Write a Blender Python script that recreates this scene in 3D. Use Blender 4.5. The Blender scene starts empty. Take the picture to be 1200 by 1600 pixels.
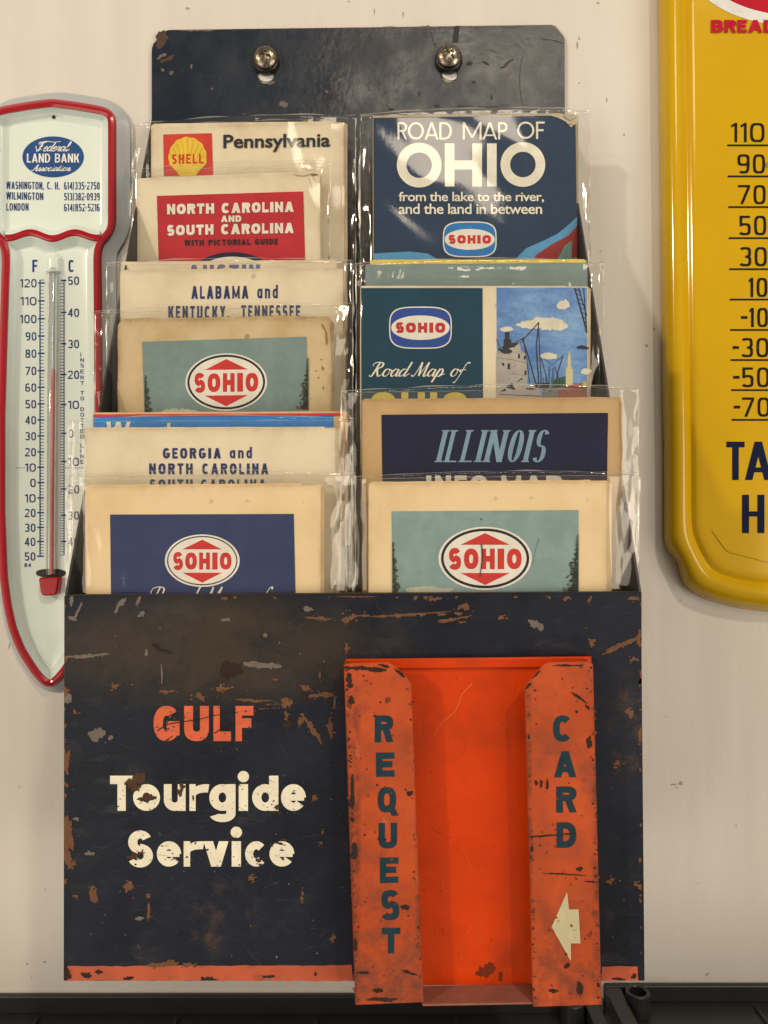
import bpy, bmesh, math, random
from mathutils import Vector, noise
from mathutils.geometry import tessellate_polygon

# ------------------------------------------------------------------ camera, light, exposure
SC = bpy.context.scene
COL = SC.collection
F = 1202.0            # focal length in photo pixels (1200 x 1600 frame)
WALL = 0.470          # metres from the lens to the wall
CAMY = -WALL          # the wall is the plane y = 0

cam = bpy.data.cameras.new('camera')
cam.sensor_fit = 'VERTICAL'; cam.sensor_height = 36.0; cam.sensor_width = 27.0
cam.lens = 36.0 * F / 1600.0
cam.clip_start = 0.01; cam.clip_end = 50
camo = bpy.data.objects.new('camera', cam); COL.objects.link(camo)
camo.location = (0, CAMY, 0); camo.rotation_euler = (math.pi / 2, 0, 0)
SC.camera = camo

W = bpy.data.worlds.new('World'); SC.world = W; W.use_nodes = True
nt = W.node_tree; nt.nodes.clear()
wo = nt.nodes.new('ShaderNodeOutputWorld'); wb = nt.nodes.new('ShaderNodeBackground')
tc = nt.nodes.new('ShaderNodeTexCoord'); sx = nt.nodes.new('ShaderNodeSeparateXYZ'); rp = nt.nodes.new('ShaderNodeValToRGB')
nt.links.new(tc.outputs['Generated'], sx.inputs[0])
nt.links.new(sx.outputs['Z'], rp.inputs[0])
rp.color_ramp.elements[0].position = 0.0; rp.color_ramp.elements[0].color = (0.98, 0.83, 0.63, 1)
rp.color_ramp.elements[1].position = 0.75; rp.color_ramp.elements[1].color = (0.70, 0.60, 0.47, 1)
nt.links.new(rp.outputs[0], wb.inputs[0]); nt.links.new(wb.outputs[0], wo.inputs[0])
wb.inputs[1].default_value = 0.34

def lamp(name, loc, size, power, col, aim=(0, -0.06, -0.05), size_y=None):
    l = bpy.data.lights.new(name, 'AREA'); l.energy = power; l.color = col
    l.shape = 'RECTANGLE' if size_y else 'DISK'; l.size = size
    if size_y: l.size_y = size_y
    o = bpy.data.objects.new(name, l); COL.objects.link(o); o.location = loc
    o.rotation_euler = (Vector(aim) - Vector(loc)).to_track_quat('-Z', 'Y').to_euler()
    return o
KC = (1.0, 0.83, 0.60)
lamp('ceiling_lamp', (-2.70, -2.60, 1.38), 0.20, 52, KC)
lamp('ceiling_lamp', (1.15, -2.40, 2.35), 0.18, 34, KC)
lamp('added_fill_light', (2.20, -2.10, -0.30), 1.70, 37, (1.0, 0.86, 0.67))  # unseen soft source, added low on the right to lift the lower wall
lamp('added_fill_light', (-2.10, -2.30, -0.60), 1.70, 24, (1.0, 0.86, 0.67))  # second added fill, low on the left, no such lamp in view
lamp('ceiling_panel', (0.32, -2.90, 1.78), 0.80, 12, (1.0, 0.85, 0.64), size_y=0.50)

SC.view_settings.view_transform = 'Standard'; SC.view_settings.look = 'None'
SC.view_settings.exposure = -0.14; SC.view_settings.gamma = 1.0
SC.view_settings.use_curve_mapping = False
SC.cycles.transparent_max_bounces = 48
SC.cycles.max_bounces = 10
SC.cycles.caustics_reflective = False; SC.cycles.caustics_refractive = False

# ------------------------------------------------------------------ helpers
R = random.Random(7)
def at(px, py, d):
    """world point seen at photo pixel (px, py), d metres in front of the lens"""
    return Vector(((px - 600) * d / F, CAMY + d, (800 - py) * d / F))

LIT = (1.0, 0.86, 0.66)       # colour of the lamps, divided out of sampled picture colours
def lin(v):
    v /= 255.0
    return v / 12.92 if v <= 0.04045 else ((v + 0.055) / 1.055) ** 2.4
def c(r, g, b, k=1.0):
    return tuple(min(0.86, max(0.003, lin(v) * k / l)) for v, l in zip((r, g, b), LIT))

class NT:
    def __init__(s, name):
        s.m = bpy.data.materials.new(name); s.m.use_nodes = True
        s.t = s.m.node_tree; s.t.nodes.clear()
        s.out = s.n('OutputMaterial')
        s.co = s.n('TexCoord').outputs['Object']
    def n(s, kind, **kw):
        x = s.t.nodes.new('ShaderNode' + kind)
        for k, v in kw.items(): setattr(x, k, v)
        return x
    def l(s, a, b): s.t.links.new(a, b)
    def mapped(s, scale=(1, 1, 1), loc=(0, 0, 0), rot=(0, 0, 0)):
        m = s.n('Mapping'); s.l(s.co, m.inputs[0])
        m.inputs['Scale'].default_value = scale; m.inputs['Location'].default_value = loc; m.inputs['Rotation'].default_value = rot
        return m.outputs[0]
    def noise(s, scale, detail=6, rough=0.6, vec=None, dist=0.0):
        x = s.n('TexNoise'); x.inputs['Scale'].default_value = scale; x.inputs['Detail'].default_value = detail
        x.inputs['Roughness'].default_value = rough; x.inputs['Distortion'].default_value = dist
        s.l(vec or s.co, x.inputs['Vector']); return x.outputs[0]
    def ramp(s, v, a, b, lo=0.0, hi=1.0):
        x = s.n('MapRange'); x.interpolation_type = 'SMOOTHSTEP'
        s.l(v, x.inputs[0]); x.inputs[1].default_value = a; x.inputs[2].default_value = b
        x.inputs[3].default_value = lo; x.inputs[4].default_value = hi
        return x.outputs[0]
    def mul(s, a, b, op='MULTIPLY'):
        x = s.n('Math', operation=op)
        for i, v in enumerate((a, b)):
            if isinstance(v, (int, float)): x.inputs[i].default_value = v
            else: s.l(v, x.inputs[i])
        return x.outputs[0]
    def mix(s, fac, a, b):
        x = s.n('Mix', data_type='RGBA')
        if isinstance(fac, (int, float)): x.inputs[0].default_value = fac
        else: s.l(fac, x.inputs[0])
        for i, v in ((6, a), (7, b)):
            if isinstance(v, tuple): x.inputs[i].default_value = (*v, 1)
            else: s.l(v, x.inputs[i])
        return x.outputs[2]
    def spot(s, px, py, d, rx, ry):
        """1 at a pixel's place on the surface, falling to 0 at rx, ry (pixels)"""
        p = at(px, py, d); k = F / d
        m = s.n('Mapping'); m.vector_type = 'TEXTURE'
        g = s.n('NewGeometry'); s.l(g.outputs['Position'], m.inputs[0])
        m.inputs['Location'].default_value = p; m.inputs['Scale'].default_value = (rx / k, 1.0, ry / k)
        gr = s.n('TexGradient', gradient_type='SPHERICAL'); s.l(m.outputs[0], gr.inputs[0])
        return gr.outputs[1]
    def done(s, col, rough=0.5, metal=0.0, bump=None, bstr=0.2, bdist=0.0005, coat=0.0, spec=0.5):
        b = s.n('BsdfPrincipled')
        if isinstance(col, tuple): b.inputs['Base Color'].default_value = (*col, 1)
        else: s.l(col, b.inputs['Base Color'])
        if isinstance(rough, (int, float)): b.inputs['Roughness'].default_value = rough
        else: s.l(rough, b.inputs['Roughness'])
        b.inputs['Metallic'].default_value = metal
        b.inputs['Specular IOR Level'].default_value = spec
        b.inputs['Coat Weight'].default_value = coat; b.inputs['Coat Roughness'].default_value = 0.08
        if bump is not None:
            u = s.n('Bump'); u.inputs['Strength'].default_value = bstr; u.inputs['Distance'].default_value = bdist
            s.l(bump, u.inputs['Height']); s.l(u.outputs[0], b.inputs['Normal'])
        s.l(b.outputs[0], s.out.inputs[0]); return s.m

def link(name, me, mats, parent=None, smooth=False):
    for m in (mats if isinstance(mats, (list, tuple)) else [mats]): me.materials.append(m)
    o = bpy.data.objects.new(name, me); COL.objects.link(o)
    if smooth:
        for p in me.polygons: p.use_smooth = True
    if parent is not None: o.parent = parent
    return o
ORG = {}
def origin(o):
    v = Vector((0, 0, 0))
    while o is not None:
        v += Vector(o.location); o = o.parent
    return v
def mk(name, verts, faces, mats, parent=None, smooth=False, fmat=None, autosmooth=None):
    og = origin(parent) if parent else Vector((0, 0, 0))
    me = bpy.data.meshes.new(name)
    me.from_pydata([tuple(Vector(v) - og) for v in verts], [], faces)
    if fmat:
        for p, k in zip(me.polygons, fmat): p.material_index = k
    bm = bmesh.new(); bm.from_mesh(me)
    if autosmooth is not None:
        bmesh.ops.recalc_face_normals(bm, faces=bm.faces)
        for e in bm.edges:
            if len(e.link_faces) == 2 and e.calc_face_angle(0) > autosmooth: e.smooth = False
        for f_ in bm.faces: f_.smooth = True
    bm.to_mesh(me); bm.free()
    me.update()
    return link(name, me, mats, parent, smooth)
def thing(name, label, cat, loc=(0, 0, 0), group=None):
    o = bpy.data.objects.new(name, None); COL.objects.link(o); o.location = loc
    o.empty_display_size = 0.02
    return tag(o, label, cat, group)
def tag(o, label, cat, group=None):
    o['label'] = label; o['category'] = cat
    if group: o['group'] = group
    return o

def bevel(o, w, seg=2):
    m = o.modifiers.new('bevel', 'BEVEL'); m.width = w; m.segments = seg; m.limit_method = 'ANGLE'; m.angle_limit = 0.6
    return o

def plate(name, pts, th, mats, parent, holes=(), d=None, bev=0.0004):
    """pts: (px, py, d) outline of the front face; extruded away from the camera by th"""
    loops = [[at(*p) for p in pts]] + [[at(*p) for p in h] for h in holes]
    flat = [v for l in loops for v in l]; n = len(flat)
    tri = tessellate_polygon([[(v.x, v.z, 0) for v in l] for l in loops])
    V = flat + [v + Vector((0, th, 0)) for v in flat]
    Fc = [tuple(t) for t in tri] + [tuple(i + n for i in reversed(t)) for t in tri]
    k = 0
    for l in loops:
        m = len(l)
        for i in range(m):
            a, b = k + i, k + (i + 1) % m
            Fc.append((a, b, b + n, a + n))
        k += m
    o = mk(name, V, Fc, mats, parent)
    bm = bmesh.new(); bm.from_mesh(o.data)
    bmesh.ops.recalc_face_normals(bm, faces=bm.faces)
    bmesh.ops.dissolve_limit(bm, angle_limit=0.01, verts=bm.verts, edges=bm.edges)
    bm.to_mesh(o.data); bm.free()
    if bev: bevel(o, bev, 1)
    return o
def box_mesh(x0, x1, y0, y1, z0, z1):
    V = [(x, y, z) for z in (z0, z1) for y in (y0, y1) for x in (x0, x1)]
    return V, [(0, 2, 3, 1), (4, 5, 7, 6), (0, 1, 5, 4), (2, 6, 7, 3), (0, 4, 6, 2), (1, 3, 7, 5)]
class Solid:
    def __init__(s): s.V = []; s.F = []
    def add(s, V, Fc):
        k = len(s.V); s.V += [Vector(v) for v in V]; s.F += [tuple(i + k for i in f) for f in Fc]; return s
    def box(s, *a): return s.add(*box_mesh(*a))
    def hexa(s, P):   # 8 points: bottom quad then top quad
        return s.add(P, [(3, 2, 1, 0), (4, 5, 6, 7), (0, 1, 5, 4), (1, 2, 6, 5), (2, 3, 7, 6), (3, 0, 4, 7)])
    def lathe(s, cx, cz, prof, n=32, axis='y', cy=0):
        k = len(s.V)
        for r, h in prof:
            for i in range(n):
                a = 2 * math.pi * i / n
                if axis == 'y': s.V.append(Vector((cx + r * math.cos(a), h, cz + r * math.sin(a))))
                else: s.V.append(Vector((cx + r * math.cos(a), cy + r * math.sin(a), h)))
        for j in range(len(prof) - 1):
            for i in range(n):
                a = k + j * n + i; b = k + j * n + (i + 1) % n
                s.F.append((a, b, b + n, a + n))
        return s
    def build(s, name, mats, parent, auto=0.6, bev=0):
        o = mk(name, s.V, s.F, mats, parent, autosmooth=auto)
        if bev: bevel(o, bev, 2)
        return o

# ------------------------------------------------------------------ printed marks: flat shapes in photo pixels, laid on a surface
def circ(cx, cy, rx, ry, n=2.0, a0=0.0, a1=360.0, seg=40):
    out = []
    for i in range(seg + 1):
        a = math.radians(a0 + (a1 - a0) * i / seg); co, si = math.cos(a), math.sin(a)
        out.append((cx + rx * math.copysign(abs(co) ** (2 / n), co), cy + ry * math.copysign(abs(si) ** (2 / n), si)))
    return out
def blob(cx, cy, rx, ry, rot=0.0, jag=0.35, seg=22, seed=None):
    """a ragged patch: an ellipse whose rim wanders by a share of its smaller half-width"""
    sd = (seed if seed is not None else int(cx * 31 + cy * 17)) * .731; out = []
    per = 2 * math.pi * math.sqrt((rx * rx + ry * ry) / 2); n = int(max(10, min(90, per / 1.1)))
    m = min(rx, ry); amp = jag * (m * .9 + .35); big = jag * .55
    cr, sr = math.cos(math.radians(rot)), math.sin(math.radians(rot))
    for i in range(n):
        a = 2 * math.pi * i / n; co, si = math.cos(a), math.sin(a)
        x, y = rx * co, ry * si
        k = 1 + big * noise.noise((co * 1.1 + sd, si * 1.1, sd)) * 2
        f = amp * (noise.noise((x * .22 + sd, y * .22, 1)) + .55 * noise.noise((x * .6 + sd, y * .6, 2)) + .3 * noise.noise((x * 1.4, y * 1.4, sd)))
        x, y = x * k + co * f * .7, y * k + si * f * 1.3
        out.append((cx + x * cr - y * sr, cy + x * sr + y * cr))
    return out

class Ink:
    def __init__(s, surf, lift=0.00008):
        s.surf = surf if callable(surf) else (lambda x, y, d=surf: d)
        s.lift = lift; s.V = []; s.F = []; s.M = []; s.k = 0; s.layer = 0; s.mat = 0; s.clip = None
    def piece(s, pts, faces):
        k = len(s.V); s.k += 1
        if s.clip: pts = [(min(max(x, s.clip[0]), s.clip[2]), min(max(y, s.clip[1]), s.clip[3])) for x, y in pts]
        off = s.lift + s.layer * 0.00005 + (s.k % 14) * 0.000003
        for x, y in pts: s.V.append(at(x, y, s.surf(x, y) - off))
        for f in faces: s.F.append(tuple(i + k for i in f)); s.M.append(s.mat)
    def set(s, layer, mat): s.layer, s.mat = layer, mat; return s
    def poly(s, pts):
        tri = tessellate_polygon([[(x, y, 0) for x, y in pts]])
        s.piece(pts, [tuple(t) for t in tri])
    def quad(s, tl, tr, br, bl, nx=10, ny=10, rough=0.0):
        P = []
        for j in range(ny + 1):
            for i in range(nx + 1):
                u, v = i / nx, j / ny
                x = (tl[0] * (1 - u) + tr[0] * u) * (1 - v) + (bl[0] * (1 - u) + br[0] * u) * v
                y = (tl[1] * (1 - u) + tr[1] * u) * (1 - v) + (bl[1] * (1 - u) + br[1] * u) * v
                if rough and (i in (0, nx) or j in (0, ny)): x += R.uniform(-rough, rough); y += R.uniform(-rough, rough)
                P.append((x, y))
        w = nx + 1
        s.piece(P, [(j * w + i, j * w + i + 1, (j + 1) * w + i + 1, (j + 1) * w + i) for j in range(ny) for i in range(nx)])
    def rect(s, x0, y0, x1, y1, **k): s.quad((x0, y0), (x1, y0), (x1, y1), (x0, y1), **k)
    def disc(s, cx, cy, rx, ry, n=2.0, rot=0.0, rings=4, seg=48, skew=0.0):
        P = [(cx, cy)]; cr, sr = math.cos(math.radians(rot)), math.sin(math.radians(rot))
        for j in range(1, rings + 1):
            for x, y in circ(0, 0, rx * j / rings, ry * j / rings, n, 0, 360, seg)[:-1]:
                P.append((cx + x * cr - y * sr, cy + x * sr + y * cr))
        fs = [(0, 1 + i, 1 + (i + 1) % seg) for i in range(seg)]
        for j in range(rings - 1):
            for i in range(seg):
                a = 1 + j * seg + i; b = 1 + j * seg + (i + 1) % seg
                fs.append((a, a + seg, b + seg, b))
        s.piece(P, fs)
    def line(s, pts, w0, w1=None, taper=None):
        """a ribbon through pts; widths may vary along it"""
        w1 = w0 if w1 is None else w1
        n = len(pts); P = []
        for i, (x, y) in enumerate(pts):
            ax, ay = pts[max(0, i - 1)]; bx, by = pts[min(n - 1, i + 1)]
            dx, dy = bx - ax, by - ay; L = math.hypot(dx, dy) or 1
            t = i / max(1, n - 1)
            w = (w0 * (1 - t) + w1 * t) if taper is None else taper(t, dx / L, dy / L)
            P += [(x - dy / L * w / 2, y + dx / L * w / 2), (x + dy / L * w / 2, y - dx / L * w / 2)]
        s.piece(P, [(2 * i, 2 * i + 1, 2 * i + 3, 2 * i + 2) for i in range(n - 1)])
    def spline(s, ctrl, w0, w1=None, taper=None, sub=7):
        n = len(ctrl); P = []
        for i in range(n - 1):
            p0, p1, p2, p3 = ctrl[max(0, i - 1)], ctrl[i], ctrl[i + 1], ctrl[min(n - 1, i + 2)]
            for k in range(sub):
                t = k / sub
                P.append(tuple(0.5 * (2 * b + (c_ - a) * t + (2 * a - 5 * b + 4 * c_ - d_) * t * t + (-a + 3 * b - 3 * c_ + d_) * t ** 3)
                               for a, b, c_, d_ in zip(p0, p1, p2, p3)))
        P.append(ctrl[-1]); s.line(P, w0, w1, taper)
    def build(s, name, mats, parent): return mk(name, s.V, s.F, mats, parent, fmat=s.M)

# ---- a drawn alphabet: bars, slants and bows of a pen (tx wide in stems, ty in bars) in a W x H box
def glyph(ch, W_, H, tx, ty, n, xh):
    out = []
    def add(P, Fc): out.append((P, Fc))
    def q(*P): add(list(P), [tuple(range(len(P)))])
    def vb(x, y0, y1, w=None): w = w or tx; q((x, y0), (x + w, y0), (x + w, y1), (x, y1))
    def hb(y, x0, x1, h=None): h = h or ty; q((x0, y), (x1, y), (x1, y + h), (x0, y + h))
    def pa(x0, y0, x1, y1, w=None): w = w or tx * 1.06; q((x0, y0), (x0 + w, y0), (x1 + w, y1), (x1, y1))
    def arc(cx, cy, rx, ry, a0, a1, seg=None):
        seg = seg or max(6, int(abs(a1 - a0) / 11))
        o = circ(cx, cy, rx, ry, n, a0, a1, seg); i_ = circ(cx, cy, max(rx - tx, rx * .05), max(ry - ty, ry * .05), n, a0, a1, seg)
        add([p for pr in zip(o, i_) for p in pr], [(2 * k, 2 * k + 1, 2 * k + 3, 2 * k + 2) for k in range(seg)])
    W = W_; w2, h2 = W / 2, H / 2
    if ch not in 'Iil,./-1': tx = min(tx, W * .36)
    def lim(q_): return max(.42 * tx, min(1.06 * tx, q_))
    if ch in 'O0Q': 
        arc(w2, h2, w2, h2, 0, 360)
        if ch == 'Q': pa(W * .98 - tx * .6, -H * .13, w2 - tx * .1, H * .28)
    elif ch == 'C': arc(w2, h2, w2, h2, 42, 318)
    elif ch == 'G': arc(w2, h2, w2, h2, 42, 330); hb(h2 - ty * .75, w2, W); vb(W - tx, H * .16, h2)
    elif ch in 'S':
        m = h2
        arc(w2, (H + m - ty / 2) / 2 + ty * .0, w2 * .94, (H - m + ty / 2) / 2 + ty * .12, 28, 270)
        arc(w2, (m + ty / 2) / 2, w2, (m + ty / 2) / 2 + ty * .12, 90, -152)
    elif ch == '8': arc(w2, H * .75 - ty * .12, w2 * .92, H * .25 + ty * .12, 0, 360); arc(w2, H * .27, w2, H * .27, 0, 360)
    elif ch == '3': arc(w2, (H + h2 - ty / 2) / 2, w2 * .95, (H - h2 + ty / 2) / 2, 150, -90); arc(w2, (h2 + ty / 2) / 2, w2, (h2 + ty / 2) / 2, 90, -152)
    elif ch == '2': arc(w2, H - w2 * .92, w2, w2 * .92, 165, -25); pa(0, ty, W - tx * 1.25, H * .56); hb(0, 0, W)
    elif ch == '5': hb(H - ty, W * .08, W * .94); vb(W * .08, H * .46, H); arc(w2, H * .31, w2, H * .31, 140, -150)
    elif ch == '6': arc(w2, H * .30, w2, H * .30, 0, 360); arc(w2, h2, w2, h2, 55, 180); vb(0, H * .3, h2)
    elif ch == '9': arc(w2, H * .70, w2, H * .30, 0, 360); arc(w2, h2, w2, h2, 235, 360); vb(W - tx, h2, H * .7)
    elif ch == '7': hb(H - ty, 0, W); pa(W * .18, 0, W - tx * 1.06, H - ty)
    elif ch == '4': vb(W * .62, 0, H); hb(H * .22, 0, W); pa(0, H * .22, W * .62, H)
    elif ch == '1': vb(W - tx, 0, H); q((W - tx, H * .98), (W - tx, H * .98 - ty * 1.2), (0, H * .76), (0, H * .76 + ty))
    elif ch == 'B':
        vb(0, 0, H); xm = W * .5
        for y in (0, h2 - ty / 2, H - ty): hb(y, tx * .9, xm)
        arc(xm, (H + h2 - ty / 2) / 2, (W - xm) * .93, (H - h2 + ty / 2) / 2, -90, 90); arc(xm, (h2 + ty / 2) / 2, W - xm, (h2 + ty / 2) / 2, -90, 90)
    elif ch in 'PR':
        vb(0, 0, H); xm = W * .5; yb = H * .44
        for y in (yb, H - ty): hb(y, tx * .9, xm)
        arc(xm, (H + yb) / 2, W - xm, (H - yb) / 2, -90, 90)
        if ch == 'R': pa(W - tx * 1.05, 0, W * .42, yb + ty * .2)
    elif ch == 'D':
        vb(0, 0, H); xm = W * .42
        for y in (0, H - ty): hb(y, tx * .9, xm)
        arc(xm, h2, W - xm, h2, -90, 90)
    elif ch in 'EFL':
        vb(0, 0, H)
        if ch in 'EL': hb(0, tx * .9, W)
        if ch in 'EF': hb(H - ty, tx * .9, W); hb(h2 - ty * .45, tx * .9, W * .88)
    elif ch == 'H': vb(0, 0, H); vb(W - tx, 0, H); hb(h2 - ty / 2, tx * .9, W - tx * .9)
    elif ch in 'Il': vb(w2 - tx / 2, 0, H)
    elif ch == 'J': vb(W - tx, h2 * .6, H); arc(w2, w2, w2, w2, 180, 360)
    elif ch == 'K': vb(0, 0, H); pa(tx * .7, H * .36, W - tx * 1.1, H); pa(W - tx * 1.15, 0, W * .36, H * .60)
    elif ch == 'M':
        tx = min(tx, W * .24); dw = lim((W - 2 * tx) * .36); vb(0, 0, H); vb(W - tx, 0, H); pa(w2 - dw / 2, H * .1, 0, H, dw); pa(w2 - dw / 2, H * .1, W - dw, H, dw)
    elif ch == 'N':
        vb(0, 0, H); vb(W - tx, 0, H); dw = lim((W - 1.2 * tx) * .5); pa(W - dw, 0, 0, H, dw)
    elif ch == 'A':
        dw = lim(W * .36); pa(0, 0, w2 - dw / 2, H, dw); pa(W - dw, 0, w2 - dw / 2, H, dw); hb(H * .2, W * .2, W * .8, ty * .85)
    elif ch == 'V': pa(w2 - tx * .53, 0, 0, H); pa(w2 - tx * .53, 0, W - tx * 1.06, H)
    elif ch == 'W':
        dw = lim(W * .22)
        for a, b in ((.25, 0), (.25, .5), (.75, .5), (.75, 1)): pa(W * a - dw / 2, 0, b * (W - dw), H, dw)
    elif ch == 'X': pa(0, 0, W - tx * 1.06, H); pa(W - tx * 1.06, 0, 0, H)
    elif ch == 'Y': vb(w2 - tx / 2, 0, H * .45); pa(w2 - tx * .53, H * .4, 0, H); pa(w2 - tx * .53, H * .4, W - tx * 1.06, H)
    elif ch == 'T': vb(w2 - tx / 2, 0, H - ty * .9); hb(H - ty, 0, W)
    elif ch == 'U': r = min(w2, h2 * .8); vb(0, r, H); vb(W - tx, r, H); arc(w2, r, w2, r, 180, 360)
    elif ch == 'Z': hb(0, 0, W); hb(H - ty, 0, W); pa(0, ty * .5, W - tx * 1.06, H - ty * .5)
    elif ch == ',': vb(w2 - tx / 2, 0, ty); pa(w2 - tx, -ty, w2 - tx * .5, ty * .3, tx * .6)
    elif ch == '.': vb(w2 - tx / 2, 0, ty)
    elif ch == '/': pa(0, -H * .05, W - tx, H * 1.02, tx * .85)
    elif ch == '-': hb(h2 - ty / 2, 0, W)
    # small letters
    elif ch == 'o': arc(w2, xh / 2, w2, xh / 2, 0, 360)
    elif ch == 'c': arc(w2, xh / 2, w2, xh / 2, 45, 315)
    elif ch == 'e': arc(w2, xh / 2, w2, xh / 2, 0, 322); hb(xh * .5 - ty * .38, tx * .5, W - tx * .2, ty * .76)
    elif ch == 'a': arc(w2, xh / 2, w2, xh / 2, 0, 360); vb(W - tx, 0, xh)
    elif ch == 'd': arc(w2, xh / 2, w2, xh / 2, 0, 360); vb(W - tx, 0, H)
    elif ch == 'b': arc(w2, xh / 2, w2, xh / 2, 0, 360); vb(0, 0, H)
    elif ch == 'p': arc(w2, xh / 2, w2, xh / 2, 0, 360); vb(0, -H * .3, xh)
    elif ch == 'g': arc(w2, xh / 2, w2, xh / 2, 0, 360); vb(W - tx, -H * .08, xh); arc(w2, -H * .08, w2, H * .24, 200, 360)
    elif ch == 'i': vb(w2 - tx / 2, 0, xh); add(circ(w2, H * 1.0 - tx * .1, tx * .62, tx * .62, 2, 0, 360, 14)[:-1], [tuple(range(14))])
    elif ch in 'nh': r = w2; vb(0, 0, H if ch == 'h' else xh); arc(w2, xh - r, w2, r, 0, 180); vb(W - tx, 0, xh - r)
    elif ch == 'm':
        wq = (W + tx) / 2; vb(0, 0, xh)
        for x in (0, wq - tx): arc(x + wq / 2, xh - wq / 2, wq / 2, wq / 2, 0, 180); vb(x + wq - tx, 0, xh - wq / 2)
    elif ch == 'u': r = w2; vb(0, r, xh); vb(W - tx, 0, xh); arc(w2, r, w2, r, 180, 360)
    elif ch == 'r': vb(0, 0, xh); arc(W * .95, xh * .55, W * .95, xh * .45, 78, 180)
    elif ch == 't': vb(w2 - tx / 2, 0, H * .92); hb(xh - ty, 0, W)
    elif ch == 'f': vb(W * .25, 0, H - W * .55); arc(W * .25 + W * .6, H - W * .55, W * .6, W * .55, 80, 180); hb(xh - ty, 0, W * .9)
    elif ch == 'v': pa(w2 - tx * .53, 0, 0, xh); pa(w2 - tx * .53, 0, W - tx * 1.06, xh)
    elif ch == 'w':
        for a, b in ((.25, 0), (.25, .5), (.75, .5), (.75, 1)): pa(W * a - tx * .53, 0, b * (W - tx * 1.06), xh)
    elif ch == 'y': pa(w2 - tx * .53, 0, 0, xh); pa(w2 - tx * .9 - W * .2, -H * .3, W - tx * 1.06, xh)
    elif ch == 'k': vb(0, 0, H); pa(tx * .6, xh * .36, W - tx * 1.1, xh); pa(W - tx * 1.15, 0, W * .3, xh * .62)
    elif ch == 's':
        arc(w2, xh * .75, w2 * .95, xh * .25 + ty * .2, 30, 270); arc(w2, xh * .25, w2, xh * .25 + ty * .2, 90, -150)
    return out
REL = dict(I=.0, i=.0, l=.0, M=1.25, W=1.45, m=1.5, w=1.35, A=1.1, V=1.05, O=1.08, Q=1.08, G=1.06, C=1.0, L=.78, E=.8, F=.76, S=.88, T=.9, J=.7,
           r=.55, t=.55, f=.6, s=.75, c=.85)
REL.update({' ': .55, ',': .3, '.': .3, '/': .6, '-': .5, '1': .45})
def text(ink, s, x0, x1, ytop, ybase, t, ty=None, n=2.0, gap=0.25, xh=0.68, slant=0.0, dy=0.0, rel=None, serif=0.0, rel2=None):
    """fit s between x0 and x1; t: stem width in pixels; gap: letter space as a share of the cap height; dy: drop across the line"""
    H = ybase - ytop; ty = ty or t * 0.88; g = gap * H
    rl = dict(REL); rl.update(rel or {})
    units = sum(0 if ch in 'Iil' else rl.get(ch, 1.0) for ch in s); fixed = sum(t for ch in s if ch in 'Iil')
    k = ((x1 - x0) - fixed - g * (len(s) - 1)) / max(units, .01)
    x = x0
    for ch in s:
        w = t if ch in 'Iil' else rl.get(ch, 1.0) * k
        pcs = glyph(ch, w, H, t, ty, n, xh * H) if ch != ' ' else []
        if serif:
            st = {'I': [(w / 2, 0), (w / 2, H)], 'L': [(t / 2, 0), (t / 2, H)], 'N': [(t / 2, 0), (t / 2, H), (w - t / 2, H)]}.get(ch, [])
            for sx_, sy_ in st:
                y_ = sy_ - (ty if sy_ else 0)
                pcs.append(([(sx_ - serif, y_), (sx_ + serif, y_), (sx_ + serif, y_ + ty), (sx_ - serif, y_ + ty)], [(0, 1, 2, 3)]))
        for P, Fc in pcs:
            Q = [(x + a + slant * b, ybase - b + dy * (x + a - x0) / max(1, x1 - x0)) for a, b in P]
            ink.piece(Q, Fc)
        x += w + g
FONTC = {}
def inter(ink, s, x0, x1, ytop, ybase, off=0.0, dy=0.0, space=1.0, cap=None):
    """Blender's own built-in sans face, fitted to a box (ytop: cap height)"""
    cu = bpy.data.curves.new('face', 'FONT'); cu.body = s; cu.offset = off; cu.resolution_u = 3; cu.space_character = space
    o = bpy.data.objects.new('face', cu); COL.objects.link(o)
    bpy.context.view_layer.update()
    me = bpy.data.meshes.new_from_object(o.evaluated_get(bpy.context.evaluated_depsgraph_get()))
    vs = [(v.co.x, v.co.y) for v in me.vertices]; fs = [tuple(p.vertices) for p in me.polygons]
    bpy.data.objects.remove(o); bpy.data.curves.remove(cu); bpy.data.meshes.remove(me)
    xa, xb = min(v[0] for v in vs), max(v[0] for v in vs); ch = 0.727 + off
    Q = [(x0 + (a - xa) / (xb - xa) * (x1 - x0), ybase - b / ch * (ybase - ytop) + dy * (a - xa) / (xb - xa)) for a, b in vs]
    ink.piece(Q, fs)

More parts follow.
